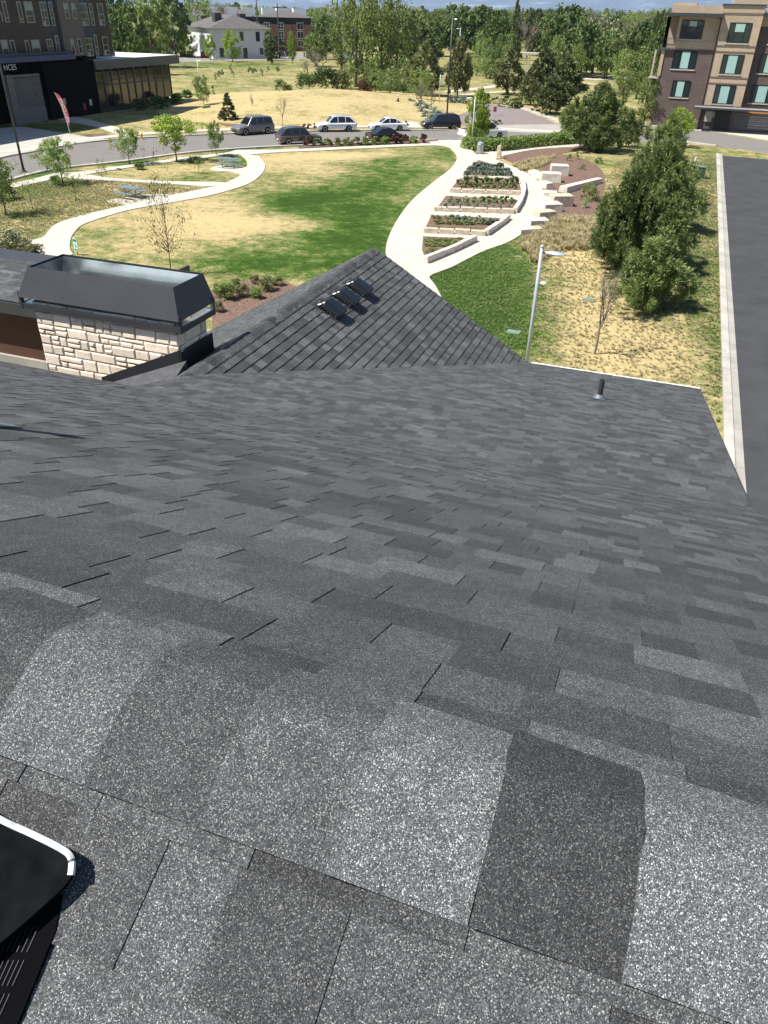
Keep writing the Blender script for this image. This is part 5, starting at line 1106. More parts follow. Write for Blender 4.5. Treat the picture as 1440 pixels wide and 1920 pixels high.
b = MB(); b.box(-18, -11.01, .8, 14, 0, hA * .8); b.box(-26, -19.5, 0, 14, 0, hA * .8); b.box(-31, -26.01, 2, 14, 0, hA * .8); b.build('pale_wall', PB, ft)
b = MB(); b.box(-30, 7, 2.0, 13.5, hA * .8, hA); b.box(-19.5, -18, 1.6, 3, 0, hA * .8); b.build('dark_wall', NAVY, ft)
b = MB()
for x0, x1 in ((-12, 8.2), (-20, -13), (-31.5, -21)):
    b.add([(x0, -1, hA), (x1, -1, hA), (x1, 15, hA), (x0, 15, hA), ((x0 + x1) / 2 - 1, 5, hA + 2.0), ((x0 + x1) / 2 + 1, 5, hA + 2.0)], [(0, 1, 5, 4), (1, 2, 5), (2, 3, 4, 5), (3, 0, 4), (3, 2, 1, 0)])
b.build('roof', GRF, ft)
b = MB()
for x in (-29, -22, -16, -9, -4, 2): b.box(x, x + 4.5, 14, 22, hA + .1, hA + 2.6)
b.build('roof_screen', WHITEP, ft)
for x in (-28.6, -24, -21.3, -16, -13, -9.3, -4.6):
    for f_ in range(3): win(ft, (x, 1.2 + f_ * hA * .26), (x + 2, 1.2 + f_ * hA * .26 + 2.0), 'S', 0 if x > -11 or -26 < x < -19.5 else (.8 if x > -19 else 2), WHITEP, GLASS, (.5,), (.5,), .15, .06)
for f_ in range(3): win(ft, (2, 1.2 + f_ * hA * .26), (4.4, 3.3 + f_ * hA * .26), 'S', 1.5, WHITEP, GLASS, (.5,), (), .15, .06)
# carport and little white buildings glimpsed in the trees
c_ = G(262, 96); e = empty('carport', c_, rad(35), 'low carport with a long pale flat roof behind the glass pavilion', 'carport')
MB().box(-7, 12, 0, 5.5, 2.6, 2.95).build('roof', plain('pale_flat_roof', (.5, .48, .45), .8), e)
for x in (-6.5, -.5, 5.5, 11.5): MB().box(x, x + .2, .2, .4, 0, 2.6).build('post', DKPOLE, e)
MB().box(-7, 12, 5.2, 5.4, 0, 2.6).build('wall', plain('carport_back', (.18, .16, .14), .9), e)
for x, ty, d, w, lb in ((335, 6, 330, 14, 'pale low building high behind the white house'), (640, 50, 260, 4, 'small pale house glimpsed right of the far apartments'), (1335, 6, 330, 20, 'pale roofline behind the brick building')):
    b0 = dist_at(x, d); h = max(above(b0, x, ty), 2.5); e = house_box('far_house', lb, b0, w, 7, h * .72, rad(20), WHI, GRF, h * .28, [('f', w * .2, w * .38, h * .25, h * .55), ('f', w * .6, w * .78, h * .25, h * .55)], .5, 1)
# pergola and steel sculpture on the far lawn
pb = G(988, 150); e = empty('pergola', pb, rad(20), 'tall slender pergola with pale posts and a flat slatted top among the trees', 'pergola'); hp = above(pb, 988, 102)
for x, y in ((0, 0), (3.2, 0), (0, 3.2), (3.2, 3.2)): MB().box(x, x + .22, y, y + .22, 0, hp).build('post', plain('pergola_wood', (.5, .47, .42), .7), e)
b = MB(); b.box(-1.5, 5, -1.2, -1.0, hp, hp + .2); b.box(-1.5, 5, 4, 4.2, hp, hp + .2)
for k in range(9): b.box(-1.4 + k * .78, -1.2 + k * .78, -1.2, 4.2, hp + .2, hp + .34)
b.build('slatted_top', plain('pergola_wood', (.5, .47, .42), .7), e)
for x, y, ty, lb, sc in ((1143, 141, 97, 'white steel branching sculpture on a dark post, the taller one', 1), (1132, 147, 105, 'white steel branching sculpture, the shorter one behind', .8)):
    b0 = G(x, y); h = above(b0, x, ty); e = empty('tree_sculpture', b0, .4, lb, 'sculpture'); MB().tube([(0, 0, 0), (0, 0, h * .5)], .12, 8).build('post', DKPOLE, e)
    b = MB(); b.tube([(0, 0, h * .45), (.0, 0, h * .8), (.3, 0, h)], .10, 6)
    for a in (-2.6, -.3, .9, 2.4): b.tube([(0, 0, h * (.55 + .05 * a / 3)), (math.cos(a) * 1.0, math.sin(a) * .6, h * .66), (math.cos(a) * 1.9, math.sin(a) * 1.1, h * .80)], .09, 6)
    b.build('branches', WHITEP, e)
# ================================================================ CARS
TYRE = plain('tyre_rubber', (.012, .012, .012), .8); RIM = plain('alloy_rim', (.45, .46, .48), .3, .8); CGL = glass_mat('car_glass', (.01, .012, .014), .05)
HLT = plain('headlight_lens', (.75, .77, .8), .1, .3); TLT = plain('taillight_red', (.45, .02, .02), .2)
def paint(name, col, metal=.3): return plain('paint_' + name, col, .32, metal, var=.02, coat=.7)
def car(label, loc, rz, L, W, Hh, pt, kind='suv', cat='car', group=None, simple=False, rim=None):
    """front of the car towards local -x"""
    e = empty('parked_car', loc, rz, label, cat, group); wr = .36 if kind in ('suv', 'pickup') else .32; cl = .24 if kind in ('suv', 'pickup') else .17; hb = Hh * (.56 if kind == 'suv' else .60)
    xf, xr = -L / 2, L / 2; wf, wb = xf + L * .19, xr - L * .2
    if kind == 'suv': top = [(xf, cl + .25), (xf + .02, hb * .72), (xf + .18, hb * .86), (xf + L * .22, hb * .97), (xf + L * .28, hb), (xr - .12, hb + .03), (xr - .01, hb * .8), (xr, cl + .2)]
    elif kind == 'pickup': top = [(xf, cl + .3), (xf + .03, hb * .80), (xf + .2, hb * .9), (xf + L * .22, hb * .97), (xr - .05, hb * .99), (xr, hb * .9), (xr, cl + .25)]
    else: top = [(xf, cl + .18), (xf + .05, hb * .62), (xf + .3, hb * .80), (xf + L * .26, hb * .97), (xf + L * .34, hb), (xr - L * .16, hb * 1.06), (xr - .12, hb * 1.04), (xr - .02, hb * .8), (xr, cl + .25)]
    def arch(c): return [(c + (wr + .06) * math.cos(a), wr + (wr + .06) * math.sin(a)) for a in [math.pi * k / 8 for k in range(9)]]
    bot = [(xr - .15, cl)] + arch(wb) + arch(wf) + [(xf + .15, cl)]
    bot = [(x, max(z, cl)) for x, z in bot]; prof = top + bot
    n = len(prof); sl_ = [(-W / 2 + .0, .0), (-W / 2 + .02, .0), (-W / 2 + .14, .05)]
    o = MB(); rings = []
    for y, dz in ((-W / 2 + .03, -.02), (-W / 2, -.10 * 0), (-W / 2 + .0, 0)): pass
    ys = [(-W / 2 + .07, 1.0, 0.0), (-W / 2, .90, 0.03), (W / 2, .90, 0.03), (W / 2 - .07, 1.0, 0.0)]
    def slc(y, k, sh): return [(x * (1 - sh * .15) , y, cl + (z - cl) * k if i < len(top) else z) for i, (x, z) in enumerate(prof)]
    A = slc(-W / 2 + .12, 1.0, 0); B = slc(-W / 2, .86, .12); C2 = slc(W / 2, .86, .12); D2 = slc(W / 2 - .12, 1.0, 0)
    vs = A + B + C2 + D2; o.add([(-W / 2 < 9 and v[0], v[1], v[2]) for v in vs], [])
    poly2 = [Vector((x, z, 0)) for x, z in prof]; tri = tessellate_polygon([poly2])
    o.f += [tuple(n + i for i in t) for t in tri] + [tuple(2 * n + i for i in t) for t in tri]
    o.f += [(i, (i + 1) % n, n + (i + 1) % n, n + i) for i in range(n)] + [(2 * n + i, 2 * n + (i + 1) % n, 3 * n + (i + 1) % n, 3 * n + i) for i in range(n)] + [(i, 3 * n + i, 3 * n + (i + 1) % n, (i + 1) % n) for i in range(n)]
    bo = o.build('body', pt, e)
    # cabin
    wb_, wt = W / 2 - .07, W / 2 - .24
    if kind == 'suv' and Hh < 1.73: cb = [(xf + L * .25, hb - .03), (xf + L * .40, Hh - .07), (xf + L * .5, Hh - .01), (xf + L * .62, Hh), (xr - .75, Hh - .08), (xr - .10, hb + .05)]
    elif kind == 'suv': cb = [(xf + L * .26, hb - .03), (xf + L * .40, Hh - .04), (xf + L * .5, Hh), (xr - .55, Hh - .02), (xr - .28, Hh - .10), (xr - .06, hb - .02)]
    elif kind == 'pickup': cb = [(xf + L * .23, hb - .03), (xf + L * .34, Hh - .05), (xf + L * .42, Hh), (xf + L * .58, Hh - .02), (xf + L * .62, Hh - .08), (xf + L * .64, hb - .02)]
    else: cb = [(xf + L * .26, hb * .96), (xf + L * .44, Hh - .05), (xf + L * .54, Hh), (xf + L * .68, Hh - .06), (xr - L * .17, hb * 1.08), (xr - L * .10, hb * 1.0)]
    def wy(z): t = (z - hb) / (Hh - hb); return wb_ + (wt - wb_) * max(t, 0)
    m_ = len(cb); o = MB(); o.add([(x, -wy(z), z) for x, z in cb] + [(x, wy(z), z) for x, z in cb], [tuple(range(m_))[::-1], tuple(range(m_, 2 * m_))] + [(i, (i + 1) % m_, m_ + (i + 1) % m_, m_ + i) for i in range(m_)])
    o.build('cabin', pt, e, bevel=.03)
    cx_ = sum(x for x, z in cb) / m_
    def shr(x, z, kx=.90): return (cx_ + (x - cx_) * kx, hb + .06 + (z - hb) * .80)
    g = MB()
    for s in (-1, 1):
        pts = [shr(x, z) for x, z in cb]; V_ = [(x, s * (wy(z) + .006), z) for x, z in pts]; g.add(V_ + [(x, s * (wy(z) - .02), z) for x, z in pts], [tuple(range(m_)) if s > 0 else tuple(range(m_))[::-1]])
    for (a_, b_) in ((0, 1), (m_ - 2, m_ - 1) if kind != 'car' else (3, 4)):
        (xa, za), (xb, zb) = cb[a_], cb[b_]; dx = -.012 if a_ == 0 else .012; p = .12
        q = [(xa + (xb - xa) * t + dx, za + (zb - za) * t + .012) for t in (p, 1 - p * .7)]
        g.add([(q[0][0], -wy(q[0][1]) + .09, q[0][1]), (q[0][0], wy(q[0][1]) - .09, q[0][1]), (q[1][0], wy(q[1][1]) - .07, q[1][1]), (q[1][0], -wy(q[1][1]) + .07, q[1][1])], [(0, 1, 2, 3)])
    g.build('window', CGL, e)
    if not simple:
        pl = MB(); xm = xf + L * .52
        for s in (-1, 1):
            for xx in (xm, xf + L * .71):
                if kind == 'pickup' and xx > xm: continue
                z0, z1 = hb + .04, Hh - .12; pl.hexa([(xx - .03, s * (wy(z0) + .003), z0), (xx + .04, s * (wy(z0) + .003), z0), (xx + .04, s * (wy(z0) + .012), z0), (xx - .03, s * (wy(z0) + .012), z0)], [(xx - .03, s * (wy(z1) + .003), z1), (xx + .04, s * (wy(z1) + .003), z1), (xx + .04, s * (wy(z1) + .012), z1), (xx - .03, s * (wy(z1) + .012), z1)])
        pl.build('pillar', pt, e)
        for s in (-1, 1):
            MB().ball((xf + L * .31, s * (W / 2 + .06), hb + .08), .10, 8, (.7, .9, .75)).build('mirror', pt, e, True)
            MB().box(xf + .02, xf + .16, s * (W / 2 - .32) - .16, s * (W / 2 - .32) + .16, hb * .60, hb * .76).build('headlight', HLT, e, bevel=.02)
            MB().box(xr - .10, xr + .012, s * (W / 2 - .2) - .1, s * (W / 2 - .2) + .1, hb * .66, hb * .98).build('taillight', TLT, e, bevel=.02)
            for xx in (xf + L * .47, xf + L * .66): MB().box(xx, xx + .16, s * (W / 2 - .005), s * (W / 2 + .015), hb * .84, hb * .87).build('door_handle', pt, e)
        MB().box(xf - .015, xf + .06, -W * .28, W * .28, cl + .14, hb * .55).build('grille', BLACKM, e); MB().box(xr - .03, xr + .02, -.26, .26, hb * .5, hb * .62).build('number_plate', WHITEP, e)
        if kind == 'suv':
            r_ = MB()
            for s in (-1, 1): r_.tube([(xf + L * .42, s * (wt - .04), Hh + .0), (xf + L * .46, s * (wt - .04), Hh + .05), (xr - .7, s * (wt - .04), Hh + .04), (xr - .6, s * (wt - .04), Hh - .01)], .018, 5)
            r_.build('roof_rail', BLACKM, e)
    if kind == 'pickup': MB().box(xf + L * .66, xr - .08, -W / 2 + .16, W / 2 - .16, hb * .7, hb * .992).build('load_bed', DKPOLE, e)
    for x in (wf, wb):
        for s in (-1, 1):
            w = MB(); pr = [(wr * .62, -.11), (wr * .96, -.11), (wr, -.07), (wr, .07), (wr * .96, .11), (wr * .62, .11)]
            o = MB(); o.lathe(pr, 18); o.v = [(v[0], v[2], v[1]) for v in o.v]; we = o.build('wheel', TYRE, e, loc=(x, s * (W / 2 - .12), wr))
            o = MB(); o.lathe([(wr * .64, -.02), (wr * .6, .105), (wr * .15, .085)] if 1 else [], 14); o.v = [(v[0], s * abs(v[2]) + s * .012, v[1]) for v in o.v]; o.build('rim', rim or RIM, we)
    return e
def car_px(label, xa, ya, xb, yb, *a, **k):   # photo points of the front and rear wheels' contact on the visible side
    A, B = G(xa, ya), G(xb, yb); c = (A + B) / 2; rz = math.atan2(B.y - A.y, B.x - A.x); W = a[1]
    n = Vector((-math.sin(rz), math.cos(rz), 0)); c += n * (W / 2 - .12)
    return car(label, c, rz, *a, **k)
car_px('silver-grey boxy SUV parked on the far side, leftmost of the street cars', 452, 255, 511, 250.5, 4.75, 1.95, 1.82, paint('warm_silver', (.19, .175, .165)), 'suv')
car_px('white crossover SUV parked in front of the dry mound', 605, 248, 660, 247.5, 4.75, 1.9, 1.72, paint('white', (.78, .78, .77), 0), 'suv')
car_px('white low coupe parked left of the black SUV', 690, 246, 768, 246, 4.6, 1.85, 1.42, paint('white2', (.76, .77, .78), 0), 'car')
car_px('black SUV parked on the far side by the car park entrance', 806, 244.5, 851, 244.5, 4.8, 1.97, 1.75, paint('black', (.008, .009, .013), .1), 'suv')
# cars on the near side, facing the other way (front to the right)
def car_px_r(label, xa, ya, xb, yb, *a, **k):
    A, B = G(xa, ya), G(xb, yb); c = (A + B) / 2; rz = math.atan2(A.y - B.y, A.x - B.x); W = a[1]; n = Vector((math.sin(rz), -math.cos(rz), 0)); c += n * (W / 2 - .12)
    return car(label, c, rz, *a, **k)
car_px_r('brown-grey SUV on the near side, seen from its rear left corner', 540, 273, 590, 271, 4.7, 1.9, 1.70, paint('brown_grey', (.085, .072, .068)), 'suv')
car_px_r('black low sedan behind the reddish kerb shrubs', 702, 268, 760, 266, 4.7, 1.85, 1.42, paint('black2', (.010, .013, .016), .1), 'car')
car_px_r('white pickup truck half hidden by the upright young tree', 877, 264, 946, 260.5, 5.7, 2.0, 1.85, paint('white3', (.78, .79, .80), 0), 'pickup', cat='pickup truck')
pc = [('dark grey car parked leftmost behind the carport trees', 345, 104, (.03, .03, .035)), ('dark car between the first two young trees', 358, 105, (.02, .02, .03)), ('silver car behind the first young tree', 338, 98, (.4, .4, .42)), ('dark red car parked by the white house corner', 383, 106, (.30, .02, .03)), ('dark car right of the dark red one', 412, 106, (.02, .02, .02)), ('black car beside the fullest young tree', 425, 106, (.015, .015, .02)), ('dark grey car at the end of the white house', 452, 105, (.04, .04, .045)), ('black SUV parked before the far apartments', 480, 104, (.015, .016, .02)), ('dark SUV with a bright windscreen before the far apartments', 494, 103, (.02, .02, .03)), ('dark green-grey car left of the slim young tree', 528, 104, (.03, .04, .04)), ('black car right of the slim young tree', 540, 103, (.012, .012, .012)), ('black car alone near the purplish tree', 580, 104, (.012, .012, .012)), ('blue-grey car under the carport', 284, 90, (.2, .25, .3)), ('dark car right of the carport', 300, 98, (.03, .03, .03)), ('dark parked car at the left of the far row', 320, 103, (.02, .02, .025))]
for k, (lb, x, y, c_) in enumerate(pc):
    car(lb, G(x, y + 2), rad(-60 + rnd.uniform(-6, 6)), 4.5, 1.85, 1.6 if k % 2 else 1.5, paint('far%d' % k, c_), 'suv' if k % 2 else 'car', simple=True)
# ================================================================ STREET FURNITURE
def lamp(label, base, h, mat, head='cobra', hd=0.0, r=.075, arm=.5, cat='street lamp', hm=None, base_m=True):
    e = empty('street_lamp', base, 0, label, cat); MB().tube([(0, 0, 0), (0, 0, h * .5), (0, 0, h)], [r, r * .92, r * .78], 14).build('pole', mat, e, True)
    if base_m: MB().lathe([(r * 2.6, 0), (r * 2.5, .06), (r * 1.4, .12), (r * 1.25, .3)], 14).build('base', mat, e)
    MB().lathe([(r * .95, 0), (r * .95, .04), (r * .5, .07)], 12, (0, 0, h)).build('cap', hm or mat, e)
    dx, dy = math.cos(hd), math.sin(hd); sx, sy = -dy, dx
    o = MB()
    prof = [(0, .05, .05), (.12, .11, .07), (.3, .16, .10), (.5, .17, .10), (.66, .12, .06), (.74, .04, .02)]; rings = []
    for t, w, hh in prof:
        c = Vector((dx * (arm * .4 + t), dy * (arm * .4 + t), h - .18 - .02 * t)); rings.append([c + Vector((sx * w * math.cos(a), sy * w * math.cos(a), max(math.sin(a), -.15) * hh)) for a in [2 * math.pi * k / 12 for k in range(12)]])
    vs = [v for r_ in rings for v in r_]; o.add(vs, [(i * 12 + k, i * 12 + (k + 1) % 12, (i + 1) * 12 + (k + 1) % 12, (i + 1) * 12 + k) for i in range(5) for k in range(12)] + [tuple(range(12))[::-1], tuple(60 + k for k in range(12))]); o.build('lamp_head', hm or mat, e, True)
    MB().tube([(0, 0, h - .2), (dx * arm * .45, dy * arm * .45, h - .18)], .035, 8).build('arm', BLACKM, e)
    return e
nb = onS(984.5, 672, 19.5)
tb = onS(1016, 463, 19.5)
# the near lamp stands where its pole line meets the ground; height from its top
def near_lamp():
    best = None
    for k in range(200):
        s = 16 + k * .08; q = onS(1016.5, 463, s); b0 = Vector((q.x, q.y, 0)); x, y = proj(np.array([[q.x, q.y, (q.z) * .35]]))
        if 4.4 < q.z and (best is None or abs(q.z - 5.2) < abs(best[1] - 5.2)): best = (b0, q.z)
    return best
nlb, nlh = near_lamp()
lamp('tall pale-grey street lamp rising just beyond the lower roof edge', nlb, nlh, POLE, hd=rad(-6), r=.075, arm=.34, hm=POLE)
q = MB(); e = [o for o in bpy.data.objects if o.name == 'street_lamp'][-1]
q.ball((.22, -.02, nlh - 1.25), .11, 10, (1.2, 1, .5)); q.build('camera_dome', WHITEP, e, True)
b = G(884, 276); lamp('pale-green slim street lamp on the plaza beside the hedge', b, above(b, 891, 181), plain('pale_green_pole', (.50, .55, .50), .5), hd=rad(185), r=.07, arm=.5)
b = G(838, 216); e = lamp('very tall dark lamp mast at the car park entrance', b, above(b, 851, 33), DKPOLE, hd=rad(-10), r=.12, arm=.3, hm=GALV)
b = G(823, 196); lamp('short grey park lamp beside the bare bushes by the car park', b, above(b, 826, 140), POLE, hd=rad(0), r=.07, arm=.3)
b = G(45, 323); lamp('dark lamp post leaning out of the left edge of the picture', b, 12.0, DKPOLE, hd=rad(150), r=.10, arm=.6)
b = G(374, 160); lamp('small white park lamp behind the light green tree on the far lawn', b, above(b, 371, 112), WHITEP, hd=rad(0), r=.06, arm=.3)
b = dist_at(863, 175); lamp('distant lamp between the bronze pines', b, above(b, 860, 52), POLE, hd=rad(170), r=.07, arm=.4)
for x, ty, d, lb in ((484, -8, 285, 'tall wooden utility pole before the pale brick apartments'), (522, 6, 280, 'utility pole before the red brick apartments'), (569, 40, 270, 'thin metal pole at the right end of the red brick apartments')):
    b = dist_at(x, d); h = above(b, x, ty); e = empty('utility_pole', b, rad(30), lb, 'utility pole'); MB().tube([(0, 0, 0), (0, 0, h)], [.2, .13], 8).build('pole', BARK, e)
    if x != 569: MB().box(-1.3, 1.3, -.06, .06, h - 1.1, h - .95).build('crossarm', BARK, e)
for (x, y, x2, y2) in [(0, 0, 0, 0)]: pass
# bin, bollards, pillar, hydrant, sign
bb = G(899.5, 289); e = empty('litter_bin', bb, 0, 'grey cylindrical litter bin on the plaza in front of the hedge', 'litter bin'); BG = plain('bin_grey', (.30, .31, .33), .4, .4)
MB().lathe([(.27, .02), (.33, .1), (.33, .92), (.30, .96)], 18).build('body', BG, e, False)
sl2 = MB()
for k in range(18): a = 2 * math.pi * k / 18; sl2.box(.33 * math.cos(a) - .012, .33 * math.cos(a) + .012, .33 * math.sin(a) - .012, .33 * math.sin(a) + .012, .1, .92)
sl2.build('slats', GALV, e); MB().lathe([(.32, .96), (.31, 1.06), (.12, 1.16)], 18).build('lid', plain('lid_grey', (.45, .47, .5), .35, .4), e)
e = empty('bike_rack', G(914, 283), rad(25), 'thin metal bike rack hoop beside the litter bin', 'bike rack'); MB().tube(cr([(-.45, 0, 0), (-.42, 0, .8), (-.2, 0, 1.05), (.2, 0, 1.05), (.42, 0, .8), (.45, 0, 0)], 4), .03, 6).build('hoop', GALV, e)
e = empty('bollard_light', G(911, 282), 0, 'short post with a pale round head between the bin and the bike rack', 'bollard'); MB().tube([(0, 0, 0), (0, 0, .9)], .035, 8).build('post', GALV, e); MB().ball((0, 0, .97), .1, 10).build('head', WHITEP, e, True)
LIME = plain('limestone', (.60, .54, .46), .85, var=.16, scale=2.5, bump=.5); LIME2 = plain('tan_limestone', (.52, .43, .33), .85, var=.25, scale=3, bump=.5)
o = MB().hexa([(-.22, -.2, 0), (.24, -.2, 0), (.22, .2, 0), (-.22, .22, 0)], [(-.2, -.18, 1.15), (.15, -.18, 1.25), (.16, .18, 1.28), (-.2, .18, 1.12)]).build('stone_pillar', LIME2, bevel=.04, loc=G(935, 297)); tag(o, 'short upright pinkish stone at the mulch corner by the plaza', 'stone')
hb_ = G(266.5, 262); e = empty('fire_hydrant', hb_, 0, 'yellow fire hydrant with a white top on the far verge', 'fire hydrant'); HY = plain('hydrant_yellow', (.65, .30, .04), .5); MB().lathe([(.14, 0), (.14, .05), (.10, .08), (.10, .5), (.13, .52), (.13, .56)], 12).build('barrel', HY, e); MB().lathe([(.13, .56), (.11, .68), (.03, .78)], 12).build('bonnet', WHITEP, e); o = MB(); o.tube([(-.2, 0, .42), (.2, 0, .42)], .05, 8); o.build('outlet', HY, e)
# dog rules sign at the bend of the path
sb = G(146, 478); e = empty('park_sign', sb, rad(-16), 'small green and white park rules sign at the bend of the winding path', 'sign'); sh = above(sb, 146, 447)
MB().tube([(0, 0, 0), (0, 0, sh)], .025, 6).build('post', plain('sign_green', (.02, .12, .08), .6), e)
MB().box(-.18, .18, -.045, -.03, sh - .66, sh).build('panel', plain('sign_mint', (.45, .68, .58), .5), e); MB().box(-.16, .16, -.050, -.0455, sh - .16, sh - .03).build('header', plain('sign_green', (.02, .12, .08), .6), e)
o = MB(); o.tube([(0, -.049, sh - .3), (0, -.049, sh - .45)], .022, 6); o.ball((0, -.049, sh - .26), .03, 8, (1, .15, 1)); o.box(.02, .1, -.0505, -.046, sh - .48, sh - .42); o.build('pictogram', plain('sign_green', (.02, .12, .08), .6), e)
MB().box(-.15, .15, -.0505, -.0455, sh - .62, sh - .56).build('footer', plain('sign_green', (.02, .12, .08), .6), e)
e = empty('street_sign', G(926, 232), 0, 'small dark sign on a thin post in the car park entrance island', 'sign'); MB().tube([(0, 0, 0), (0, 0, 2.0)], .03, 6).build('post', POLE, e); MB().box(-.2, .2, -.04, -.02, 1.4, 2.0).build('panel', plain('sign_maroon', (.12, .03, .04), .5), e)
shrub_px('mid', 924, 234, 26, 9, 'low green shrubs in the car park entrance island', None, n=600, ls=.06)
shrub_px('dark', 936, 232, 14, 7, 'dark low shrub at the right end of the entrance island', None, n=400, ls=.06)
# feather flag, its lettering seen from behind
fb = G(133, 256); fh = 4.2; e = empty('feather_flag', fb, rad(10), 'red and white feather flag with mirrored WELCOME lettering on the left verge', 'flag')
MB().tube([(0, 0, 0), (-.12, 0, 1.2), (-.45, 0, 3.0), (-.95, 0, fh)], [.03, .025, .02, .012], 8).build('pole', WHITEP, e)
L_ = [(-.14, 1.25), (-.30, 2.0), (-.47, 2.9), (-.72, 3.6), (-.98, fh)]; R_L = [(.0, 1.0), (.22, 1.7), (.12, 2.6), (-.12, 3.4), (-.55, 4.0)]
fl = [(x, z) for x, z in L_] + [(x, z) for x, z in R_L[::-1]]
o = MB(); nn_ = len(L_); vs = []
for (x0, z0), (x1, z1) in zip(L_, R_L): vs += [(x0, -.012, z0), (x1, .05, z1), (x1, .062, z1), (x0, 0, z0)]
o.add(vs, [f for i in range(nn_ - 1) for f in [(i * 4, i * 4 + 1, i * 4 + 5, i * 4 + 4), (i * 4 + 2, i * 4 + 3, i * 4 + 7, i * 4 + 6)]]); o.build('banner', plain('flag_red', (.42, .10, .10), .8), e)
for k, ch in enumerate('WELCOME'):
    t = (k + .6) / 7.4; x = L_[0][0] * (1 - t) + (-.72) * t + .17 + .10 * math.sin(t * 3); z = 1.35 + t * 2.45
    lm_ = text_mesh(ch, .44, .004); o = link_mesh('letter', lm_, WHITEP, e); o.matrix_local = Matrix.Translation((x, -.03, z)) @ Matrix.Rotation(rad(105), 4, 'Y') @ Matrix.Rotation(rad(90), 4, 'X') @ Matrix.Scale(-1, 4, (1, 0, 0))
# picnic tables
PT = plain('picnic_steel', (.24, .30, .34), .45, .4, var=.1)
def picnic(label, base, rz):
    e = empty('picnic_table', base, rz, label, 'picnic table'); t = MB()
    for k in range(7): t.box(-.95, .95, -.40 + k * .115, -.30 + k * .115, .72, .76)
    t.box(-.95, -.9, -.4, .4, .70, .719); t.box(.9, .95, -.4, .4, .70, .719); t.build('table_top', PT, e)
    for s in (-1, 1):
        b = MB()
        for k in range(3): b.box(-.95, .95, s * .78 - .15 + k * .105, s * .78 - .055 + k * .105, .43, .46)
        b.build('bench', PT, e)
    for x in (-.55, .55):
        l = MB(); l.tube([(x, 0, 0), (x, 0, .71)], .05, 8); l.tube([(x, -.78, .42), (x, -.3, .3), (x, .3, .3), (x, .78, .42)], .035, 6); l.box(x - .12, x + .12, -.35, .35, 0, .03); l.build('leg', PT, e)
    return e
picnic('grey steel picnic table nearer the roof, on the concrete pad by the winding path', G(246, 371), rad(-10)); picnic('grey-blue picnic table farther away, on the pad near the street', G(428, 314), rad(8))
# limestone edging of the beds
def wall_seg(pts, wd, hh, label, group, mat=LIME2):
    L = px(pts); o = MB(); a, c = offs(L, -wd / 2), offs(L, wd / 2); R = random.Random(len(bpy.data.objects))
    for i in range(len(L) - 1):
        n = max(1, int((L[i + 1] - L[i]).length / .9))
        for k in range(n):
            t0, t1 = k / n + .01, (k + 1) / n - .006; q = [a[i].lerp(a[i + 1], t0), a[i].lerp(a[i + 1], t1), c[i].lerp(c[i + 1], t1), c[i].lerp(c[i + 1], t0)]; h = hh * R.uniform(.93, 1.05)
            o.hexa([Vector((p.x, p.y, -.02)) for p in q], [Vector((p.x, p.y, h)) for p in q])
    return tag(o.build('stone_edging', mat, bevel=.015), label, 'stone edging', group)
for lb, P_ in (('thin stone edging strip in front of the top bed', [(866, 336.5), (964, 338)]), ('stone edging strip in front of the second bed', [(842, 361.5), (978, 367)]), ('stone edging strip in front of the third bed', [(812, 396.5), (964, 401.5)]), ('stone edging strip in front of the fourth bed', [(793, 437), (911, 443)])): wall_seg(P_, .42, .36 if 'thin' not in lb else .2, lb, None)
wall_seg([(975, 338), (980.5, 348), (982, 362), (980, 372), (975, 385), (965, 401)], .3, .42, 'curved stone edging along the right side of the second and third beds', None, LIME)
wall_seg([(953, 412), (940, 423), (911, 443)], .3, .42, 'stone edging along the right side of the fourth bed', None, LIME)
wall_seg([(891, 453), (850, 473), (797, 495)], .3, .42, 'long stone edging along the right side of the lowest bed', None, LIME)
# limestone seat blocks
BK = [(1047, 329, 1.6, 1.1, .9, 20, 0), (1031, 341, 1.7, 1.1, .75, 14, 0), (1012, 335, 1.4, .7, .45, -35, 0), (1022, 352, 1.3, .7, .45, -50, 0), (1030, 369, 1.2, 1.1, .4, -80, 0), (1029, 384, 1.3, 1.2, .45, 80, 0), (1051, 386, 1.6, 1.1, .8, 30, 1), (1032, 396, 1.4, 1.0, .6, 35, 0), (1020, 411, 1.3, 1.0, .6, 40, 1), (1007, 422, 1.5, .9, .4, 35, 0), (992, 437, 1.6, .8, .35, 30, 0), (1002, 328, 1.1, .6, .35, -40, 0)]
WH = ['topmost and largest limestone block of the curved seating', 'large limestone block second from the top of the seating', 'flat limestone block against the path at the top of the seating', 'flat limestone block third along the path edge', 'square flat limestone block midway along the curve', 'square limestone block below the midway one', 'tan-topped limestone block highest in the lower group', 'white limestone block in the middle of the lower group', 'tan limestone block at the centre of the lower group', 'low limestone block second from the bottom end', 'lowest limestone block at the bottom end of the seating', 'smallest limestone block at the upper end by the path']
for (x, y, w, d, h, a, t), lb in zip(BK, WH):
    R = random.Random(x); j = lambda s: R.uniform(-s, s)
    b = [Vector((sx * w / 2 + j(.07), sy * d / 2 + j(.07), 0)) for sx, sy in ((-1, -1), (1, -1), (1, 1), (-1, 1))]; tp = [Vector((v.x * .97 + j(.03), v.y * .97 + j(.03), h + j(.03))) for v in b]
    o = MB().hexa(b, tp).build('stone_block', LIME if not t else LIME2, bevel=.03, loc=G(x, y)); o.rotation_euler = (0, 0, rad(a)); tag(o, lb, 'stone block')
A, B_ = G(1056, 362), G(1124, 343); mid = (A + B_) / 2; ln = (B_ - A).length
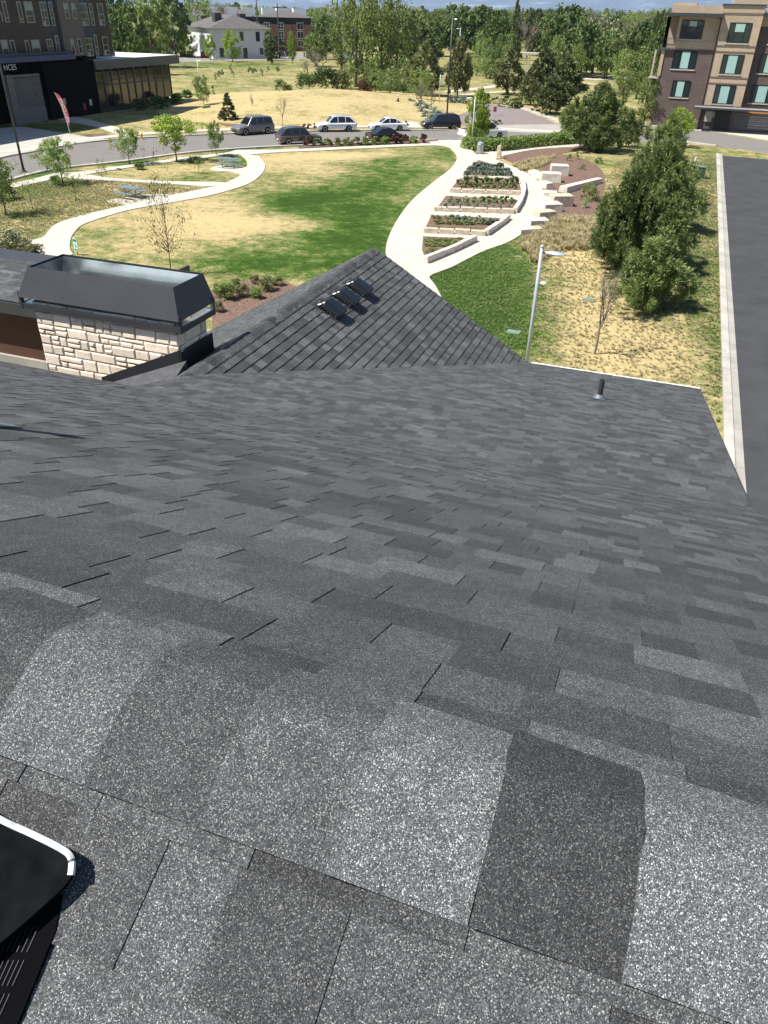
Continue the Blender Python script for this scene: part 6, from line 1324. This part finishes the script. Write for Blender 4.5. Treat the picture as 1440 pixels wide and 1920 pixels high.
o = MB().hexa([(-ln / 2, -.35, 0), (ln / 2, -.3, 0), (ln / 2, .35, 0), (-ln / 2, .5, 0)], [(-ln / 2, -.3, .5), (ln / 2, -.25, .42), (ln / 2, .3, .42), (-ln / 2, .4, .5)]).build('stone_slab', LIME, bevel=.04, loc=mid); o.rotation_euler = (0, 0, math.atan2(B_.y - A.y, B_.x - A.x)); tag(o, 'long white stone slab lying across the mulch above the dark shrub', 'stone slab')
# utility cabinets
UG = plain('utility_green', (.035, .06, .045), .6, var=.1); UM = plain('utility_beige', (.62, .60, .53), .6)
o = empty('utility_cabinet', G(1307, 334), rad(2), 'dark green metal transformer cabinet in the grass beside the side road', 'utility cabinet'); MB().box(-.55, .55, -.4, .4, 0, .95).build('body', UG, o, bevel=.03); MB().box(-.58, .58, -.43, .43, .95, 1.0).build('lid', plain('utility_green_top', (.12, .17, .15), .6), o); MB().box(-.08, .08, -.41, -.401, .5, .6).build('warning_label', WHITEP, o)
b = G(1266, 294); o = empty('utility_pillar', b, 0, 'tall white utility pillar at the back corner beside the pines', 'utility pillar'); h = above(b, 1271, 262); MB().box(-.33, .33, -.2, .25, 0, h).build('body', UM, o, bevel=.03); MB().box(-.38, .38, -.25, .3, h, h + .08).build('cap', WHITEP, o); MB().lathe([(.08, 0), (.08, .03)], 10, (0, 0, 0)).build('meter', BLACKM, o).matrix_local = Matrix.Translation((0, -.2, h * .6)) @ Matrix.Rotation(rad(90), 4, 'X')
for x, y, h, lb in ((1301, 315, .9, 'beige marker post just behind the dark green cabinet'), (1284, 384, .8, 'beige marker post alone in the grass between pines and road'), (1305, 314, .6, 'smallest marker post, tucked behind the dark green cabinet')):
    o = empty('marker_post', G(x, y), rad(8), lb, 'marker post'); MB().tube([(0, 0, 0), (0, 0, h)], .11, 12).build('tube', UM, o); MB().lathe([(.125, 0), (.12, .05), (.05, .08)], 12, (0, 0, h)).build('cap', plain('cap_mint', (.40, .52, .45), .6), o)
o = empty('meter_post', G(1264, 528), 0, 'small grey-green meter post at the right foot of the nearest pine', 'meter post'); MB().box(-.09, .09, -.07, .07, 0, .8).build('post', plain('meter_green', (.25, .33, .30), .6), o); MB().box(-.14, .14, -.11, .11, .8, .95).build('head', plain('cap_mint', (.40, .52, .45), .6), o)
for x, y, lb in ((1103, 563, 'flat green valve box lid in the dry grass left of the pines'), (1118, 410, 'pale green valve box lid at the mulch edge'), (963, 623, 'pale green valve box lid in the ground cover near the lamp'), (345, 217, 'pale concrete vault lid in the lawn by the pavilion')):
    tag(MB().box(-.3, .3, -.2, .2, 0, .05).build('valve_box', plain('valve_green', (.16, .24, .2), .7) if x != 345 else CONC, bevel=.01, loc=G(x, y)), lb, 'valve box')
# ================================================================ PERSON AND DOG
def skin(name, verts, edges, radii, mat, parent, root=0, sub=1):
    me = bpy.data.meshes.new(name); me.from_pydata(verts, edges, []); me.materials.append(mat); o = bpy.data.objects.new(name, me); COL.objects.link(o); o.parent = parent
    o.modifiers.new('skin', 'SKIN').use_smooth_shade = True
    if not me.skin_vertices: 
        bm = bmesh.new(); bm.from_mesh(me); ly = bm.verts.layers.skin.verify(); bm.to_mesh(me); bm.free()
    for i, r in enumerate(radii): me.skin_vertices[0].data[i].radius = (r, r) if not isinstance(r, tuple) else r; me.skin_vertices[0].data[i].use_root = (i == root)
    s = o.modifiers.new('sub', 'SUBSURF'); s.levels = sub; s.render_levels = sub; return o
pe = empty('person', G(746, 204), rad(100), 'person in a black jacket and pale cap walking a dog on the far path', 'person')
SKN = plain('skin', (.45, .28, .20), .6)
V_ = [(0, 0, .92), (0, 0, 1.15), (0, 0, 1.38), (0, 0, 1.48), (0, .01, 1.56), (0, .0, 1.66), (.10, 0, .88), (.12, .10, .48), (.12, .04, .07), (.12, .2, .04), (-.10, 0, .88), (-.11, -.12, .48), (-.11, -.26, .1), (-.11, -.14, .05), (.19, 0, 1.36), (.24, -.08, 1.10), (.25, .05, .88), (.25, .1, .80), (-.19, 0, 1.36), (-.24, .06, 1.10), (-.24, .24, .98), (-.24, .32, .96)]
E_ = [(0, 1), (1, 2), (2, 3), (3, 4), (4, 5), (0, 6), (6, 7), (7, 8), (8, 9), (0, 10), (10, 11), (11, 12), (12, 13), (2, 14), (14, 15), (15, 16), (16, 17), (2, 18), (18, 19), (19, 20), (20, 21)]
rr_ = [.13, .12, .13, .055, .085, .085, .085, .06, .04, .035, .085, .06, .04, .035, .055, .042, .033, .03, .055, .042, .033, .03]
skin('body', V_, E_, rr_, SKN, pe)
J = [0, 1, 2, 14, 15, 16, 18, 19, 20]; mp_ = {v: i for i, v in enumerate(J)}
skin('jacket', [V_[i] for i in J], [(mp_[a], mp_[b_]) for a, b_ in E_ if a in mp_ and b_ in mp_], [rr_[i] + .022 for i in J], plain('black_cloth', (.012, .012, .015), .9), pe)
J = [0, 6, 7, 8, 10, 11, 12]; mp2 = {v: i for i, v in enumerate(J)}
skin('trousers', [V_[i] for i in J], [(mp2[a], mp2[b_]) for a, b_ in E_ if a in mp2 and b_ in mp2], [rr_[i] + .018 for i in J], plain('dark_cloth', (.03, .03, .04), .9), pe)
MB().lathe([(.095, 0), (.10, .03), (.08, .09), (.03, .115)], 12, (0, .0, 1.69)).build('cap', WHITEP, pe, True)
for s in (.25, -.24):
    for k in range(5):
        y0 = .10 if s > 0 else .32; z0 = .80 if s > 0 else .96; x = s + (k - 2) * .014; l = (.05, .065, .07, .065, .05)[k]
        MB().tube([(x, y0, z0), (x, y0 + l * .5, z0 - l * .6), (x, y0 + l * .4, z0 - l)], .008, 5).build('finger', SKN, pe)
de = empty('dog', G(752, 204.5), rad(95), 'reddish-brown dog on a lead beside the walking person', 'dog'); DG = plain('dog_fur', (.20, .08, .05), .9, var=.3, scale=12)
skin('body', [(0, 0, .42), (0, .25, .44), (0, .42, .46), (0, .55, .58), (0, .66, .60), (0, .78, .57), (0, -.22, .42), (0, -.4, .5), (.09, .4, .3), (.09, .4, .04), (-.09, .4, .3), (-.09, .45, .04), (.09, -.2, .3), (.09, -.28, .18), (.09, -.25, .03), (-.09, -.2, .3), (-.09, -.24, .18), (-.09, -.18, .03), (.06, .62, .68), (-.06, .62, .68)],
     [(0, 1), (1, 2), (2, 3), (3, 4), (4, 5), (0, 6), (6, 7), (2, 8), (8, 9), (2, 10), (10, 11), (6, 12), (12, 13), (13, 14), (6, 15), (15, 16), (16, 17), (4, 18), (4, 19)], [.12, .14, .12, .08, .08, .04, .11, .025, .045, .025, .045, .025, .06, .032, .022, .06, .032, .022, .02, .02], DG, de)
# ================================================================ AIR
hz = MB().box(-30000, 30000, -2000, 30000, -1.5, 1150)
hm_, N, L, b = new_mat('haze'); N.remove(b); pv = N.new('ShaderNodeVolumePrincipled'); pv.inputs['Density'].default_value = 5e-5; pv.inputs['Color'].default_value = (.62, .80, 1, 1); pv.inputs['Anisotropy'].default_value = .2
L.new(pv.outputs[0], N['Material Output'].inputs['Volume']); tag(hz.build('haze', hm_), kind='stuff')
